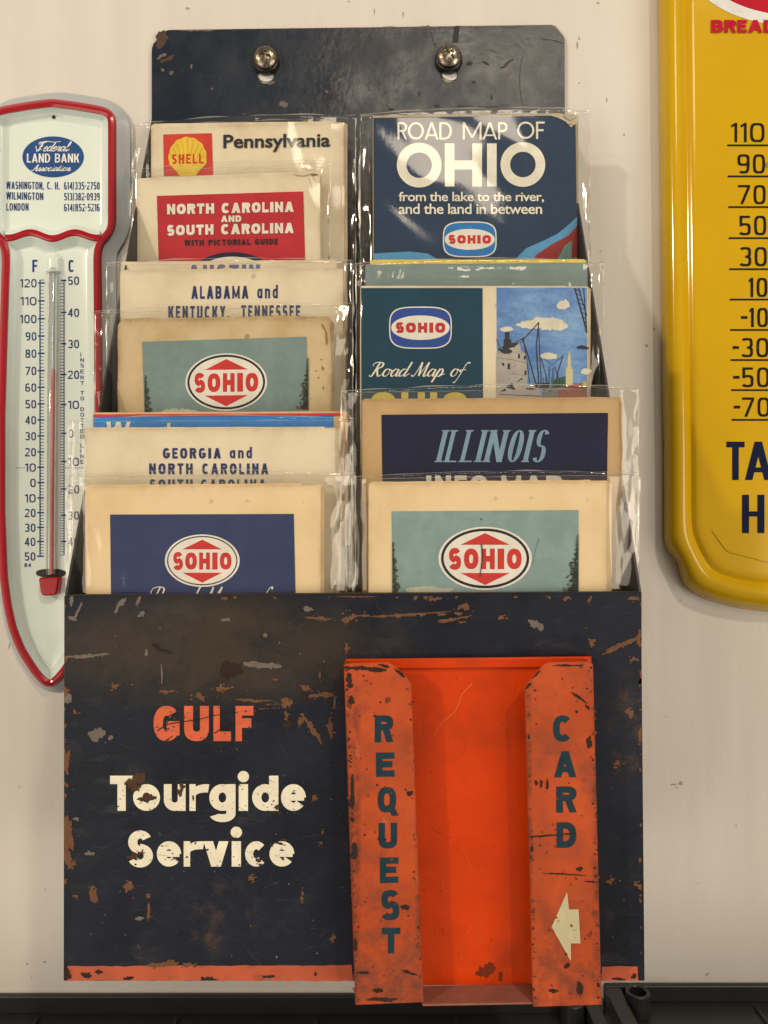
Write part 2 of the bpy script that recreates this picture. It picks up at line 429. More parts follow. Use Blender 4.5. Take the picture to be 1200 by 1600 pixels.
# script hand: capitals as strokes, small letters in a 1-high x 1-wide slanted box
SCRIPT = {
 'R': [[(.05, .72), (.0, .82), (.1, .95), (.45, 1.0), (.75, .92), (.72, .68), (.4, .52)], [(.48, .98), (.34, .5), (.18, .05), (.02, .0), (-.04, .1)], [(.42, .54), (.55, .2), (.68, .0), (.85, .08), (.95, .2)]],
 'M': [[(-.1, .1), (-.02, .0), (.12, .12), (.38, 1.0)], [(.38, 1.0), (.42, .5), (.46, .02)], [(.46, .02), (.7, .6), (.92, 1.0)], [(.92, 1.0), (.86, .5), (.82, .06), (.94, .0), (1.06, .14)]],
 'F': [[(.0, .78), (.05, .95), (.3, 1.0), (.65, .94), (.95, 1.04)], [(.55, .96), (.42, .5), (.3, .08), (.12, .0), (.0, .12)], [(.22, .52), (.45, .5), (.66, .58)]],
 'A': [[(-.1, .12), (.0, .0), (.18, .12), (.62, 1.0)], [(.62, 1.0), (.6, .5), (.6, .05), (.72, .0), (.86, .14)], [(.2, .38), (.45, .42), (.75, .36)]],
 'o': [[(.45, .5), (.2, .5), (.05, .2), (.2, .0), (.42, .1), (.48, .36), (.4, .5), (.6, .42), (.78, .3)]],
 'a': [[(.5, .44), (.28, .52), (.05, .24), (.14, .0), (.36, .12), (.54, .5)], [(.54, .5), (.46, .14), (.54, .0), (.76, .2)]],
 'd': [[(.5, .44), (.28, .52), (.05, .24), (.14, .0), (.36, .12), (.54, .5)], [(.72, 1.02), (.54, .4), (.46, .08), (.56, .0), (.8, .2)]],
 'e': [[(.0, .16), (.3, .26), (.44, .42), (.3, .52), (.1, .3), (.12, .04), (.3, .0), (.6, .22)]],
 'r': [[(.0, .1), (.16, .5), (.34, .46), (.42, .46), (.3, .1), (.4, .0), (.62, .2)]],
 'l': [[(.0, .14), (.3, .6), (.4, .96), (.28, 1.0), (.14, .4), (.16, .02), (.3, .02), (.5, .2)]],
 's': [[(.0, .1), (.24, .52), (.34, .2), (.24, .0), (.04, .06)], [(.24, .0), (.4, .02), (.58, .2)]],
 'c': [[(.44, .42), (.3, .52), (.06, .26), (.14, .0), (.32, .02), (.58, .2)]],
 'i': [[(.0, .14), (.2, .5), (.1, .1), (.2, .0), (.42, .2)], [(.26, .68), (.3, .74)]],
 't': [[(.0, .14), (.3, .9), (.14, .1), (.24, .0), (.46, .2)], [(.06, .58), (.42, .6)]],
 'n': [[(.0, .14), (.16, .5), (.04, .0)], [(.06, .1), (.3, .5), (.42, .44), (.32, .08), (.42, .0), (.66, .2)]],
 'p': [[(.0, .14), (.22, .54), (-.1, -.42)], [(.12, .3), (.36, .54), (.48, .3), (.3, .0), (.1, .06)], [(.36, .02), (.7, .2)]],
 'f': [[(-.2, -.4), (-.08, -.42), (.12, .1), (.34, .86), (.5, 1.0), (.56, .9)], [(.0, .44), (.46, .48)]],
}
SW = dict(R=.95, M=1.08, F=.85, A=.85, l=.42, i=.38, t=.42, s=.5, r=.5, e=.48, c=.5, f=.5)
def script(ink, s, x0, x1, ytop, ybase, thick, thin, slant=.35, dy=0.0):
    H = ybase - ytop
    tot = sum(.5 if ch == ' ' else SW.get(ch, .64) for ch in s); k = (x1 - x0 - slant * H) / tot; x = x0
    def tp(t, dx, dy_): return thin + (thick - thin) * max(0.0, dy_) ** 1.3
    for ch in s:
        for st in SCRIPT.get(ch, []):
            ink.spline([(x + a * k + slant * b * H, ybase - b * H + dy * (x - x0) / (x1 - x0)) for a, b in st], thin, taper=tp, sub=6)
        x += (.5 if ch == ' ' else SW.get(ch, .64)) * k

# ------------------------------------------------------------------ materials
def paint(name, col, rough=0.4, var=0.12, scale=60, bump=0.0, coat=0.0, dirt=None, dscale=25, dlo=.55, dhi=.75, damt=.7, spec=.5):
    t = NT(name)
    v = t.noise(scale, 5)
    col2 = tuple(x * (1 - var) for x in col); col3 = tuple(min(.9, x * (1 + var)) for x in col)
    k = t.mix(t.ramp(v, .3, .7), col2, col3)
    if dirt:
        k = t.mix(t.mul(t.ramp(t.noise(dscale, 9, .68), dlo, dhi), damt), k, dirt)
    return t.done(k, rough, bump=t.noise(scale * 3, 6) if bump else None, bstr=bump, coat=coat, spec=spec)

def paper(name, col, stain=None, amt=.5, fleck=.35, rim=.45):
    t = NT(name); stain = stain or tuple(x * y for x, y in zip(col, (.70, .58, .42)))
    k = t.mix(t.ramp(t.noise(22, 8, .62), .42, .74, 0, amt), col, stain)
    at_ = t.n('Attribute'); at_.attribute_name = 'rim'
    worn = t.mul(at_.outputs['Fac'], t.ramp(t.noise(70, 8, .72), .30, .68, .12, 1.0))
    k = t.mix(t.mul(worn, rim), k, tuple(x * y for x, y in zip(stain, (.62, .52, .42))))
    k = t.mix(t.ramp(t.noise(300, 4, .7), .55, .75, 0, .25), k, tuple(x * .82 for x in col))
    k = t.mix(t.ramp(t.noise(130, 3, .5), .70, .76, 0, fleck), k, tuple(x * .45 for x in stain))
    crump = t.mul(t.mul(t.noise(28, 5, .5, None, 1.2), 1.0), t.mul(t.noise(900, 4, .7), .10), 'ADD')
    return t.done(k, .72, bump=crump, bstr=.35, bdist=.0010, spec=.22)
def ink(name, col, wear=.25, base=None, scale=70, rough=.6):
    t = NT(name); base = base or tuple(min(.8, x * 1.6 + .05) for x in col)
    k = t.mix(t.ramp(t.noise(scale, 8, .7), .35, .75), tuple(x * .88 for x in col), tuple(min(.9, x * 1.12) for x in col))
    k = t.mix(t.ramp(t.noise(scale * 5, 6, .75), .62, .78, 0, wear), k, base)
    return t.done(k, rough, spec=.07)

def film_material():
    t = NT('clear_plastic_film')
    tr = t.n('BsdfTransparent'); tr.inputs[0].default_value = (.985, .984, .975, 1)
    gl = t.n('BsdfGlossy'); gl.inputs['Roughness'].default_value = .07; gl.inputs[0].default_value = (1, 1, 1, 1)
    df = t.n('BsdfDiffuse'); df.inputs[0].default_value = (.75, .74, .70, 1)
    b = t.n('Bump'); b.inputs['Strength'].default_value = .10; b.inputs['Distance'].default_value = .0006
    t.l(t.noise(75, 3, .5, t.mapped((1.0, 1.0, .45))), b.inputs['Height'])
    fr = t.n('LayerWeight'); fr.inputs['Blend'].default_value = .5
    for x in (gl, fr, df): t.l(b.outputs[0], x.inputs['Normal'])
    m1 = t.n('MixShader'); m1.inputs[0].default_value = .007; t.l(tr.outputs[0], m1.inputs[1]); t.l(df.outputs[0], m1.inputs[2])
    m2 = t.n('MixShader'); t.l(t.mul(t.mul(t.mul(fr.outputs['Facing'], 5.0, 'POWER'), .85), .055, 'ADD'), m2.inputs[0]); t.l(m1.outputs[0], m2.inputs[1]); t.l(gl.outputs[0], m2.inputs[2])
    t.l(m2.outputs[0], t.out.inputs[0]); return t.m
FILM = film_material()
t = NT('film_cut_edge'); a_ = t.n('BsdfTransparent'); b_ = t.n('BsdfGlossy'); b_.inputs['Roughness'].default_value = .35; d_ = t.n('BsdfDiffuse'); d_.inputs[0].default_value = (.8, .79, .75, 1)
m_ = t.n('MixShader'); m_.inputs[0].default_value = .45; t.l(b_.outputs[0], m_.inputs[1]); t.l(d_.outputs[0], m_.inputs[2])
n_ = t.n('MixShader'); n_.inputs[0].default_value = .42; t.l(a_.outputs[0], n_.inputs[1]); t.l(m_.outputs[0], n_.inputs[2]); t.l(n_.outputs[0], t.out.inputs[0]); FILM_EDGE = t.m

def wall_material():
    t = NT('painted_wall')
    base = c(217, 201, 178)
    streak = t.noise(60, 5, .6, t.mapped((1.0, 1, .10)))
    k = t.mix(t.ramp(streak, .3, .7), tuple(x * .955 for x in base), tuple(min(.86, x * 1.03) for x in base))
    k = t.mix(t.ramp(t.noise(7, 4), .35, .7, 0, .6), k, tuple(x * y for x, y in zip(base, (.95, .93, .90))))
    k = t.mix(t.ramp(t.noise(40, 9, .75, t.mapped((1, 1, .3), (9, 0, 4))), .58, .72, 0, .35), k, tuple(x * .86 for x in base))
    k = t.mix(t.ramp(t.noise(28, 9, .8, t.mapped((1, 1, .5), (3, 0, 1))), .70, .76, 0, .35), k, c(165, 145, 120))
    bm = t.mul(t.mul(streak, .7), t.mul(t.noise(220, 5), .35), 'ADD')
    return t.done(k, .62, bump=bm, bstr=.35, bdist=.0012, spec=.3)

RUST = (c(112, 76, 52), c(128, 110, 92), c(58, 46, 38))
M_RUST = ink('rust_brown', RUST[0], .3, c(70, 50, 38), 160, .8)
M_BARE = ink('bare_primer', c(112, 98, 84), .3, c(95, 78, 62), 160, .7)
M_DARK = ink('dark_rust', c(55, 42, 34), .3, c(90, 60, 42), 160, .85)
M_BLACK = paint('black_ink', c(28, 28, 30), .6)

# ------------------------------------------------------------------ the wall
wv, wf = box_mesh(-1.6, 1.6, 0.0, 0.05, -0.9, 1.1)
wall = mk('wall', wv, wf, wall_material()); wall['kind'] = 'structure'
ik = Ink(WALL, .0001)
for a in ((293, 13, 3, 2.2, 30), (1053, 1226, 4, 1.6, 0), (1063, 1224, 3, 2.4, 20), (1058, 1231, 2, 1, 0), (938, 392, 1.5, 1.2), (1022, 514, 2, 1.6), (1010, 540, 2.4, 1.8, 60), (42, 1506, 2, 2), (70, 1503, 2.2, 1.6), (49, 1528, 1.4, 1), (902, 70, 1.4, 6, 0), (905, 60, 1, 3), (935, 4, 2, 1.4),
          (585, 18, 1, 5), (630, 22, 1, 4), (545, 2, 2, 1.2), (20, 395, 1, 8), (14, 1010, 1, 5, 20), (1105, 1522, 1.5, 4, 30), (1064, 938, 1.3, 1.3), (1090, 1380, 1.2, 1), (1150, 1290, 1, 2.4), (30, 1230, 1.2, 1), (70, 1390, 1.1, 1), (948, 156, 1, 3), (975, 210, 1.2, 2), (1040, 1120, 1.2, 1)):
    ik.poly(blob(*a[:4], a[4] if len(a) > 4 else 0, .6))
ik.build('paint_scuff', ink('wall_scuff', c(168, 150, 126), .3, c(130, 112, 92), 200), wall)

# ------------------------------------------------------------------ the map rack
DF, DB = 0.332, 0.4675
DH, DC = .3295, .3165     # the card holder: its back sheet, its two channel faces
rack = thing('map_rack', 'worn dark navy metal map rack with an orange card holder on its front', 'map rack', at(552, 1533, DF))

def navy_material(name, base, front):
    t = NT(name)
    k = t.mix(t.ramp(t.noise(14, 7, .62), .35, .68), base, tuple(x * .62 for x in base) if front else tuple(x * 1.25 for x in base))
    if front:
        def stain(k, sp, n1, lo, hi, amt, col):
            m = t.mul(t.mul(t.ramp(sp, 0, .55), t.ramp(n1, lo, hi)), amt); return t.mix(m, k, col)
        k = stain(k, t.spot(320, 1015, DF, 330, 110), t.noise(26, 9, .68), .25, .6, .85, c(66, 54, 40))
        k = stain(k, t.spot(560, 1000, DF, 120, 90), t.noise(40, 9, .7), .4, .7, .6, c(56, 48, 38))
        k = stain(k, t.spot(345, 1430, DF, 75, 75), t.noise(90, 9, .74), .48, .72, .75, c(88, 66, 46))
        k = stain(k, t.spot(985, 1140, DF, 45, 110), t.noise(80, 9, .74), .45, .7, .7, c(92, 66, 48))
        k = stain(k, t.spot(150, 1240, DF, 110, 90), t.noise(70, 8, .7, t.mapped((.4, 1, 1.6))), .5, .75, .5, c(88, 86, 80))
        k = t.mix(t.ramp(t.noise(60, 9, .75, t.mapped((.5, 1, 1))), .52, .78, 0, .6), k, c(70, 65, 60))
        k = t.mix(t.ramp(t.noise(260, 9, .8), .50, .72, 0, .45), k, c(20, 20, 24))
        k = t.mix(t.ramp(t.noise(190, 8, .8, t.mapped((.25, 1, 1.4), (7, 0, 3))), .60, .74, 0, .4), k, c(96, 90, 82))
        k = t.mix(t.ramp(t.noise(130, 9, .8, t.mapped((1, 1, 1), (2, 0, 5))), .64, .70, 0, .65), k, RUST[0])
        k = t.mix(t.ramp(t.noise(480, 2, .5), .76, .80, 0, .6), k, c(140, 126, 108))
    else:
        k = t.mix(t.ramp(t.noise(170, 8, .75), .68, .73, 0, .6), k, c(120, 112, 100))
    bp = t.mul(t.noise(24, 4), t.mul(t.noise(260, 6, .7), .12), 'ADD')
    rg = t.ramp(t.noise(45, 7, .65), .3, .75, .34, .62) if front else t.ramp(t.noise(30, 6, .65), .3, .75, .15, .40)
    return t.done(k, rg, bump=bp, bstr=.5 if front else .42, bdist=.0016, spec=.2 if front else .5)
M_NAVY_F = navy_material('worn_navy_enamel', c(34, 36, 43), True)
M_NAVY_B = navy_material('glossy_navy_enamel', c(26, 33, 42), False)
M_NAVY_S = paint('dull_navy_enamel', c(44, 42, 42), .5, .2, 40, dirt=c(80, 68, 55), dscale=40)

def keyhole(cx, cy):
    return [(x, y, DB) for x, y in circ(cx, cy + 26, 13, 12, 2, -60, 240, 18)] + [(x, y, DB) for x, y in circ(cx, cy + 4, 7, 8, 2, 180, 360, 8)]
bp = plate('back_plate', [(237, 1340, DB), (237, 75, DB), (239, 68, DB), (257, 48, DB), (264, 46, DB), (862, 38, DB), (868, 40, DB), (881, 56, DB), (882.5, 63, DB), (885, 1340, DB)],
           0.0012, M_NAVY_B, rack, holes=[keyhole(415, 92), keyhole(702, 90)])
ik = Ink(DB); ik.set(0, 0)
for a in ((252, 62, 9, 15, 20, .3), (262, 92, 12, 3, -25, .5)): ik.poly(blob(*a))
ik.set(1, 1)
for a in ((443, 163, 7, 5, 30, .5), (268, 114, 3, 3, 0, .5), (299, 104, 2, 4, 0, .4), (254, 109, 3, 2, 20, .5), (424, 130, 6, 2, -20, .4), (252, 88, 9, 2.5, -30, .5),
          (310, 47.5, 24, 1.2, -.6, .5), (612, 43, 18, 1.4, -.6, .6), (672, 42, 20, 1.6, -.6, .6), (733, 42, 30, 1.5, 0, .6), (800, 41.5, 16, 1, 0, .6), (456, 44.6, 5, 1, 0, .4),
          (739, 90, 4, 1, -30, .5), (796, 113, 1.6, 6, 10, .5), (658, 155, 4, 1.2, -20, .5), (666, 127, 3, 1, -10, .5), (582, 138, 6, 1, -30, .6), (510, 143, 3, 1.5, 20, .5),
          (531, 124, 3, 1.5, -50, .5), (611, 167, 2.6, 2.6, 0, .2), (332, 139, 3, 1.2, 20, .4), (381, 178, 2, 1, 0, .4)): ik.poly(blob(*a))
ik.set(2, 2)
for a in ((759, 98, 6, 1.4, 30, .6), (788, 104, 6, 1.4, -20, .6), (735, 98, 4, 3, 0, .6), (795, 97, 8, 1.6, -30, .6), (740, 128, 4, 2, 20, .5), (768, 152, 1.5, 4, 0, .5), (683, 165, 4, 2, 0, .5),
          (655, 147, 5, 1.6, 80, .5), (611, 170, 4, 2, 0, .4), (905, 130, 1, 1, 0, .2)): ik.poly(blob(*a))
ik.spline([(815, 90), (812, 120), (814, 150), (818, 172)], .9, .7); ik.spline([(715, 166), (745, 167), (775, 166), (796, 163)], .8, .5)
ik.spline([(672, 45), (676, 60), (680, 72)], .8, .5); ik.spline([(845, 60), (866, 63), (880, 68)], .6, .5)
ik.quad((709, 41), (718, 41), (716, 66), (707, 66), nx=1, ny=4)
ik.build('paint_wear', [ink('brown_bare_metal', c(86, 66, 52), .3, None, 120), M_BARE, M_BLACK], bp)

# side panels, floor and inner pocket dividers
xl_f, xr_f = at(100, 0, DF).x, at(1004, 0, DF).x
xl_b, xr_b = at(237, 0, DB).x, at(883, 0, DB).x
zt_b, zt_f, zb = at(0, 186, DB).z, at(0, 927, DF).z, at(0, 1532, DF).z
yf, yb = CAMY + DF, CAMY + DB
for xf, xb_, s in ((xl_f, xl_b, 1), (xr_f, xr_b, -1)):
    t_ = 0.001 * s; o = Solid()
    n_ = 8; P = []
    for (dx) in (0, t_):
        P.append([Vector((xb_ + dx, yb, zb + .01)), Vector((xf + dx, yf + .0012, zb + .001)), Vector((xf + dx, yf + .0012, zt_f)), Vector((xb_ + dx, yb, zt_b))])
    o.hexa(P[0] + P[1]); o.build('side_panel', M_NAVY_S, rack, auto=.3)
o = Solid(); o.box(xl_f + .0012, xr_f - .0012, yf + .0013, yb - .001, zb + .001, zb + .002); o.build('rack_floor', M_NAVY_S, rack)
o = Solid(); xm = at(566, 0, .34).x; o.hexa([Vector((xm + a, b, z)) for z, yy in ((zb + .003, (yf + .004, yb - .002)), (-.065, (yf + .004, yb - .002))) for a, b in ((0, yy[0]), (.001, yy[0]), (.001, yy[1]), (0, yy[1]))])
o.build('centre_divider', M_NAVY_S, rack)
for d_, zt in ((.3565, -.055), (.380, -.03), (.4125, .0), (.4385, .03)):
    y_ = CAMY + d_; o = Solid(); o.box(xl_f + .002, xr_f - .004, y_, y_ + .0008, zb + .003, zt); o.build('pocket_divider', M_NAVY_S, rack)

# front panel
fp = plate('front_panel', [(99, 1533, DF), (100, 931, DF), (551, 927.5, DF), (1002, 925, DF), (1007.5, 1533, DF)], .0012, M_NAVY_F, rack, bev=.0003)
o = Solid(); o.hexa([at(101, 933, DF) + Vector((0, .0013, 0)), at(1001, 928, DF) + Vector((0, .0013, 0)), at(1001, 928, DF) + Vector((0, .0042, 0)), at(101, 933, DF) + Vector((0, .0042, 0)),
                     at(101, 930, DF) + Vector((0, .0013, 0)), at(1001, 925, DF) + Vector((0, .0013, 0)), at(1001, 925, DF) + Vector((0, .0042, 0)), at(101, 930, DF) + Vector((0, .0042, 0))])
o.build('folded_rim', ink('worn_brown_rim', c(84, 66, 52), .4, c(40, 36, 36), 150), fp)

def weathered_orange():
    t = NT('weathered_orange_enamel')
    k = t.mix(t.ramp(t.noise(40, 7, .6), .3, .7), c(172, 66, 26), c(194, 78, 33))
    k = t.mix(t.ramp(t.noise(55, 9, .72), .44, .70, 0, .8), k, c(140, 62, 36))
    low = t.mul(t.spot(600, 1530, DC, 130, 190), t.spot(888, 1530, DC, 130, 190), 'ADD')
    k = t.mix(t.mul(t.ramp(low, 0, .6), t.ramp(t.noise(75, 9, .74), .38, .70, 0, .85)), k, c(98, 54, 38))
    for ex, ew in ((541, 13), (556, 11), (655, 10), (825, 10), (934, 13)):
        e = t.mul(t.ramp(t.spot(ex, 1300, DC, ew, 420), 0, .8), t.ramp(t.noise(120, 9, .75), .40, .62, .15, 1.0))
        k = t.mix(t.mul(e, .7), k, c(78, 44, 32))
    k = t.mix(t.ramp(t.noise(210, 9, .8), .60, .70, 0, .75), k, c(84, 48, 36))
    k = t.mix(t.ramp(t.noise(130, 6, .7, t.mapped((1, 1, .25), (4, 0, 2))), .62, .74, 0, .5), k, c(216, 116, 78))
    return t.done(k, t.ramp(t.noise(70, 6), .3, .7, .42, .62), bump=t.noise(160, 7, .7), bstr=.35, bdist=.0005, spec=.3)
M_ORANGE_W = weathered_orange()
M_STRIPE = paint('orange_stripe_enamel', c(182, 80, 46), .5, .12, 50, dirt=c(84, 48, 36), dscale=60, dlo=.56, dhi=.72, damt=.8)
ik = Ink(DF); ik.quad((106, 1510), (550, 1508), (552, 1533), (104, 1532), nx=40, ny=3, rough=.9); ik.build('stripe', M_STRIPE, fp)
ik = Ink(DF); ik.quad((940, 1510), (995, 1510), (998, 1532), (940, 1532.5), nx=6, ny=3, rough=.9)
ik.build('stripe', M_STRIPE, fp)
ik = Ink(DF); text(ik, 'GULF', 240, 396, 1103, 1158, 15, 15, n=2.3, gap=.13, rel=dict(L=.74, F=.76, U=1.05, G=1.1))
ik.build('lettering', ink('orange_lettering', c(212, 98, 62), .3, c(110, 60, 45), 120), fp)
ik = Ink(DF)
def letters(s, boxes, ytop, ybase, xh, t, ty):
    for ch, (a, b) in zip(s, boxes):
        text(ik, ch, a, b, ytop, ybase, t, ty, n=2.0, xh=xh)
H_ = 55
letters('Tourgide', [(172, 208), (208, 250), (256, 290), (296, 323), (327, 368), (373, 387), (394, 435), (439, 478)], 1212, 1267, .76, 14.5, 13)
CREAM_L = ink('cream_lettering', c(236, 217, 180), .6, c(176, 138, 96), 80, .6)
ik.build('lettering', CREAM_L, fp); ik = Ink(DF)
letters('Service', [(199, 239), (245, 283), (287, 315), (318, 357), (362, 376), (383, 418), (421, 460)], 1299, 1354, .72, 14.5, 12.5)
ik.build('lettering', CREAM_L, fp)

ik = Ink(DF, .00016); ik.set(0, 0); ik.clip = (100.3, 931.5, 1002.5, 1532)
chips = [(180, 1072, 6, 4), (260, 1081, 12, 2.5), (312, 1088, 9, 5), (348, 1076, 11, 3.5), (395, 1094, 36, 1.8, 2), (425, 1104, 38, 3, -6), (448, 1099, 10, 6, 30), (475, 1074, 9, 3.5, 15),
         (501, 1086, 20, 3.6, -3), (523, 1096, 2, 11), (488, 1138, 22, 4, 58), (471, 1126, 5, 6), (516, 1138, 4, 15), (501, 966, 18, 2.6, 3), (546, 966, 12, 7, -20), (541, 1012, 3, 6), (500, 1056, 1.5, 7), (430, 1062, 5, 1.5),
         (118, 1114, 4, 3), (101, 1083, 4, 10), (103, 1190, 5, 20), (106, 1302, 8, 30), (104, 1340, 7, 14, -30), (111, 1352, 8, 3, -40), (145, 1399, 6, 10), (200, 1387, 6, 7, 20), (118, 1400, 4, 2), (394, 1372, 5, 3.5), (232, 1425, 2.2, 14), (231, 1399, 3, 3),
         (491, 1247, 3, 5), (473, 1395, 2, 4), (472, 1404, 2, 4), (504, 1300, 2, 2), (502, 1318, 2, 3), (521, 1466, 4, 4), (255, 1507, 24, 4), (296, 1507.5, 10, 3), (703, 969, 26, 2.4, -12), (722, 972, 6, 1.5), (785, 966, 5, 3), (680, 936, 8, 3, -10),
         (728, 949, 8, 5, 20), (640, 960, 60, 1.2, -4), (570, 962, 10, 1.6), (970, 1009, 32, 3.4, -24), (925, 1006, 4, 6), (998, 1000, 3, 12), (1001, 1060, 2.5, 14), (985, 1115, 6, 6), (1000, 1150, 3, 12), (965, 1193, 6, 4), (1004, 1300, 2, 12), (955, 1376, 4, 5), (1000, 1385, 8, 4, 20),
         (990, 1030, 6, 3), (885, 935, 5, 4), (920, 938, 3, 4), (990, 935, 7, 3), (350, 935, 5, 2), (560, 932, 30, 1.2), (448, 1117, 3, 6)]
for q_ in chips:
    x, y, rx, ry = q_[:4]; ro = q_[4] if len(q_) > 4 else 0; ik.poly(blob(x, y, rx, ry, ro, .65, 26))
    for _ in range(4 if rx * ry > 12 else 2):
        a_ = R.uniform(0, 6.28); f_ = R.uniform(1.05, 1.7); ca, sa = math.cos(math.radians(ro)), math.sin(math.radians(ro))
        u_, v_ = rx * f_ * math.cos(a_), (ry * f_ + .8) * math.sin(a_); e_ = R.uniform(.3, 1.0) * min(2.2, .5 + min(rx, ry) * .35)
        ik.poly(blob(x + u_ * ca - v_ * sa, y + u_ * sa + v_ * ca, e_ * R.uniform(.8, 1.8), e_, ro, .6, seed=int(R.random() * 9999)))
for x, w in ((640, 9), (660, 5), (622, 6), (600, 5), (690, 8), (716, 7)): ik.poly(blob(x, 961 - (x - 640) * .03, w, 2.6, 0, .6))
for i in range(46):    # nicks along the edges
    e = R.random(); 
    if e < .35: p = (100 + R.uniform(0, 3), R.uniform(940, 1500))
    elif e < .6: p = (1003 + R.uniform(-3, 1), R.uniform(940, 1500))
    else: p = (R.uniform(105, 1000), 930 - 0.005 * 0 + R.uniform(0, 4))
    ik.poly(blob(p[0], p[1], R.uniform(1, 4), R.uniform(1, 5), R.uniform(-30, 30), .5, 14, seed=i))
ik.set(1, 1)
for q_ in ((135, 1025, 34, 3, -4), (412, 1040, 25, 6, 2), (398, 1038, 14, 4, 10), (229, 1019, 3, 5), (253, 1054, 1.6, 15), (150, 1146, 13, 8), (173, 1153, 3.5, 4), (190, 942, 10, 4, -50), (183, 952, 6, 2, -60), (216, 939, 3, 9, 15), (221, 960, 6, 4, -45), (352, 968, 7, 3),
          (482, 952, 8, 4), (112, 938, 3, 8, 10), (122, 955, 2, 16, 25), (113, 966, 8, 3, 20), (838, 976, 11, 6, 25), (107, 1093, 6, 8), (218, 1435, 7, 3), (119, 1280, 5, 2), (140, 1333, 7, 3), (414, 993, 3, 3), (345, 1072, 1.2, 4), (437, 1004, 1.5, 1.5)):
    ik.poly(blob(q_[0], q_[1], q_[2], q_[3], q_[4] if len(q_) > 4 else 0, .5, 24))
for i in range(120):
    ik.poly(blob(R.uniform(110, 995), R.uniform(945, 1500), R.uniform(.5, 1.5), R.uniform(.5, 1.5), 0, .4, 8, seed=900 + i))
M_SCR = ink('grey_scratch', c(84, 80, 76), .3, c(60, 56, 54), 200)
for i in range(230):
    x, y = R.uniform(108, 990), R.uniform(940, 1500)
    if 535 < x < 940 and y > 1025: continue
    a_ = R.gauss(0, .5); L_ = R.uniform(4, 42); cv = R.uniform(-.12, .12) * L_
    ik.set(0, 3); ik.spline([(x, y), (x + L_ * .5 * math.cos(a_), y + L_ * .5 * math.sin(a_) + cv), (x + L_ * math.cos(a_), y + L_ * math.sin(a_))], R.uniform(.18, .62), .15, sub=4)
ik.set(2, 2)
for q_ in ((360, 1048, 15, 11), (352, 1052, 6, 10), (245, 1011, 9, 2, 40), (260, 1018, 12, 1.6, 10), (474, 1090, 5, 7), (450, 1132, 6, 8, 30), (325, 1531, 13, 4), (135, 1524, 8, 4), (152, 1518, 6, 4), (104, 1522, 5, 9), (200, 1529, 8, 3), (493, 1523, 2, 3), (420, 1526, 9, 2), (970, 1530, 10, 2), (990, 1526, 4, 4),
          (433, 1271, 9, 3), (436, 1318, 10, 2, 15)):
    ik.poly(blob(q_[0], q_[1], q_[2], q_[3], q_[4] if len(q_) > 4 else 0, .6, 26))
ik.set(2, 5)
for q_ in ((211, 1221, 14, 10), (221, 1215, 8, 7), (213, 1231, 7, 5), (227, 1247, 15, 4, -8), (232, 1246, 5, 7), (281, 1236, 4, 5), (284, 1229, 5, 4), (216, 1334, 12, 5, -12), (208, 1340, 7, 4), (405, 1344, 5, 3), (302, 1246, 1.5, 4), (432, 1262, 5, 3), (445, 1312, 7, 1.4, 15), (370, 1235, 2, 4)):
    ik.poly(blob(q_[0], q_[1], q_[2], q_[3], q_[4] if len(q_) > 4 else 0, .75, 26))
ik.set(1, 4)
for x0, x1, y0, y1, n_ in ((172, 478, 1211, 1270, 95), (199, 460, 1298, 1356, 85), (240, 396, 1103, 1159, 40)):
    for i in range(n_):
        e_ = R.uniform(.35, .95) if R.random() < .85 else R.uniform(1, 2.0)
        ik.poly(blob(R.uniform(x0, x1), R.uniform(y0, y1), e_ * R.uniform(.8, 2.0), e_, R.uniform(-60, 60), .7, 10, seed=int(R.random() * 9999)))
ik.set(2, 2)
for q_ in ():
    ik.poly(blob(q_[0], q_[1], q_[2], q_[3], q_[4] if len(q_) > 4 else 0, .45, 26))
for L in ([(246, 1142), (262, 1132), (285, 1128), (310, 1124), (345, 1116), (372, 1113)], [(335, 1146), (350, 1136), (364, 1131)], [(258, 1158), (270, 1150)], [(262, 1120), (275, 1113), (284, 1106)]): ik.spline(L, 1.6, 1.0)
ik.build('paint_wear', [M_RUST, M_BARE, M_DARK, M_SCR, paint('navy_ground', c(38, 40, 46), .55, .15, 90), ink('umber_rust', c(80, 56, 42), .5, c(112, 78, 54), 110, .8)], fp)

# ---- the request card holder on the front

ch_o = Solid()
def q8(front, back):  return ch_o.hexa(back + front)
M_ORANGE = paint('bright_orange_enamel', c(206, 58, 3), .36, .08, 30, dirt=c(146, 50, 16), dscale=24, dlo=.46, dhi=.76, damt=.65, bump=.12, spec=.28)
o = Solid()
A = [(540, 1030), (924, 1026), (939, 1538), (556, 1540)]
fr = [at(x, y, DH) for x, y in A]; bk = [v + Vector((0, .001, 0)) for v in fr]
o.hexa(bk[::-1] + fr[::-1]); card = o.build('card_holder', M_ORANGE, rack, auto=.3)
o = Solid()   # rolled lip along the top
for (ya, yb_, da) in ((1027, 1041, .0018),):
    f_ = [at(541, ya + 3, DH - da), at(923, ya - 1, DH - da), at(923, yb_ + 2, DH - da), at(541, yb_ + 5, DH - da)]
    o.hexa([v + Vector((0, .0016, 0)) for v in f_][::-1] + f_[::-1])
bevel(o.build('rolled_lip', M_ORANGE, card, auto=.3), .0006, 2)
def channel(pts_face, xo_b):
    """face outline in pixels at DC, plus the outer wall back to the sheet"""
    ob = plate('side_channel', [(x, y, DC) for x, y in pts_face], .0009, M_ORANGE_W, card, bev=.0005)
    return ob
LF = [(537, 1041), (541, 1037), (604, 1035), (613, 1038), (636, 1058), (643, 1070), (662, 1567), (555, 1571.5), (549, 1330)]
RF = [(820, 1074), (826, 1066), (848, 1040), (858, 1035), (920, 1033.5), (927, 1038), (934, 1300), (940.5, 1571), (833, 1574.5)]
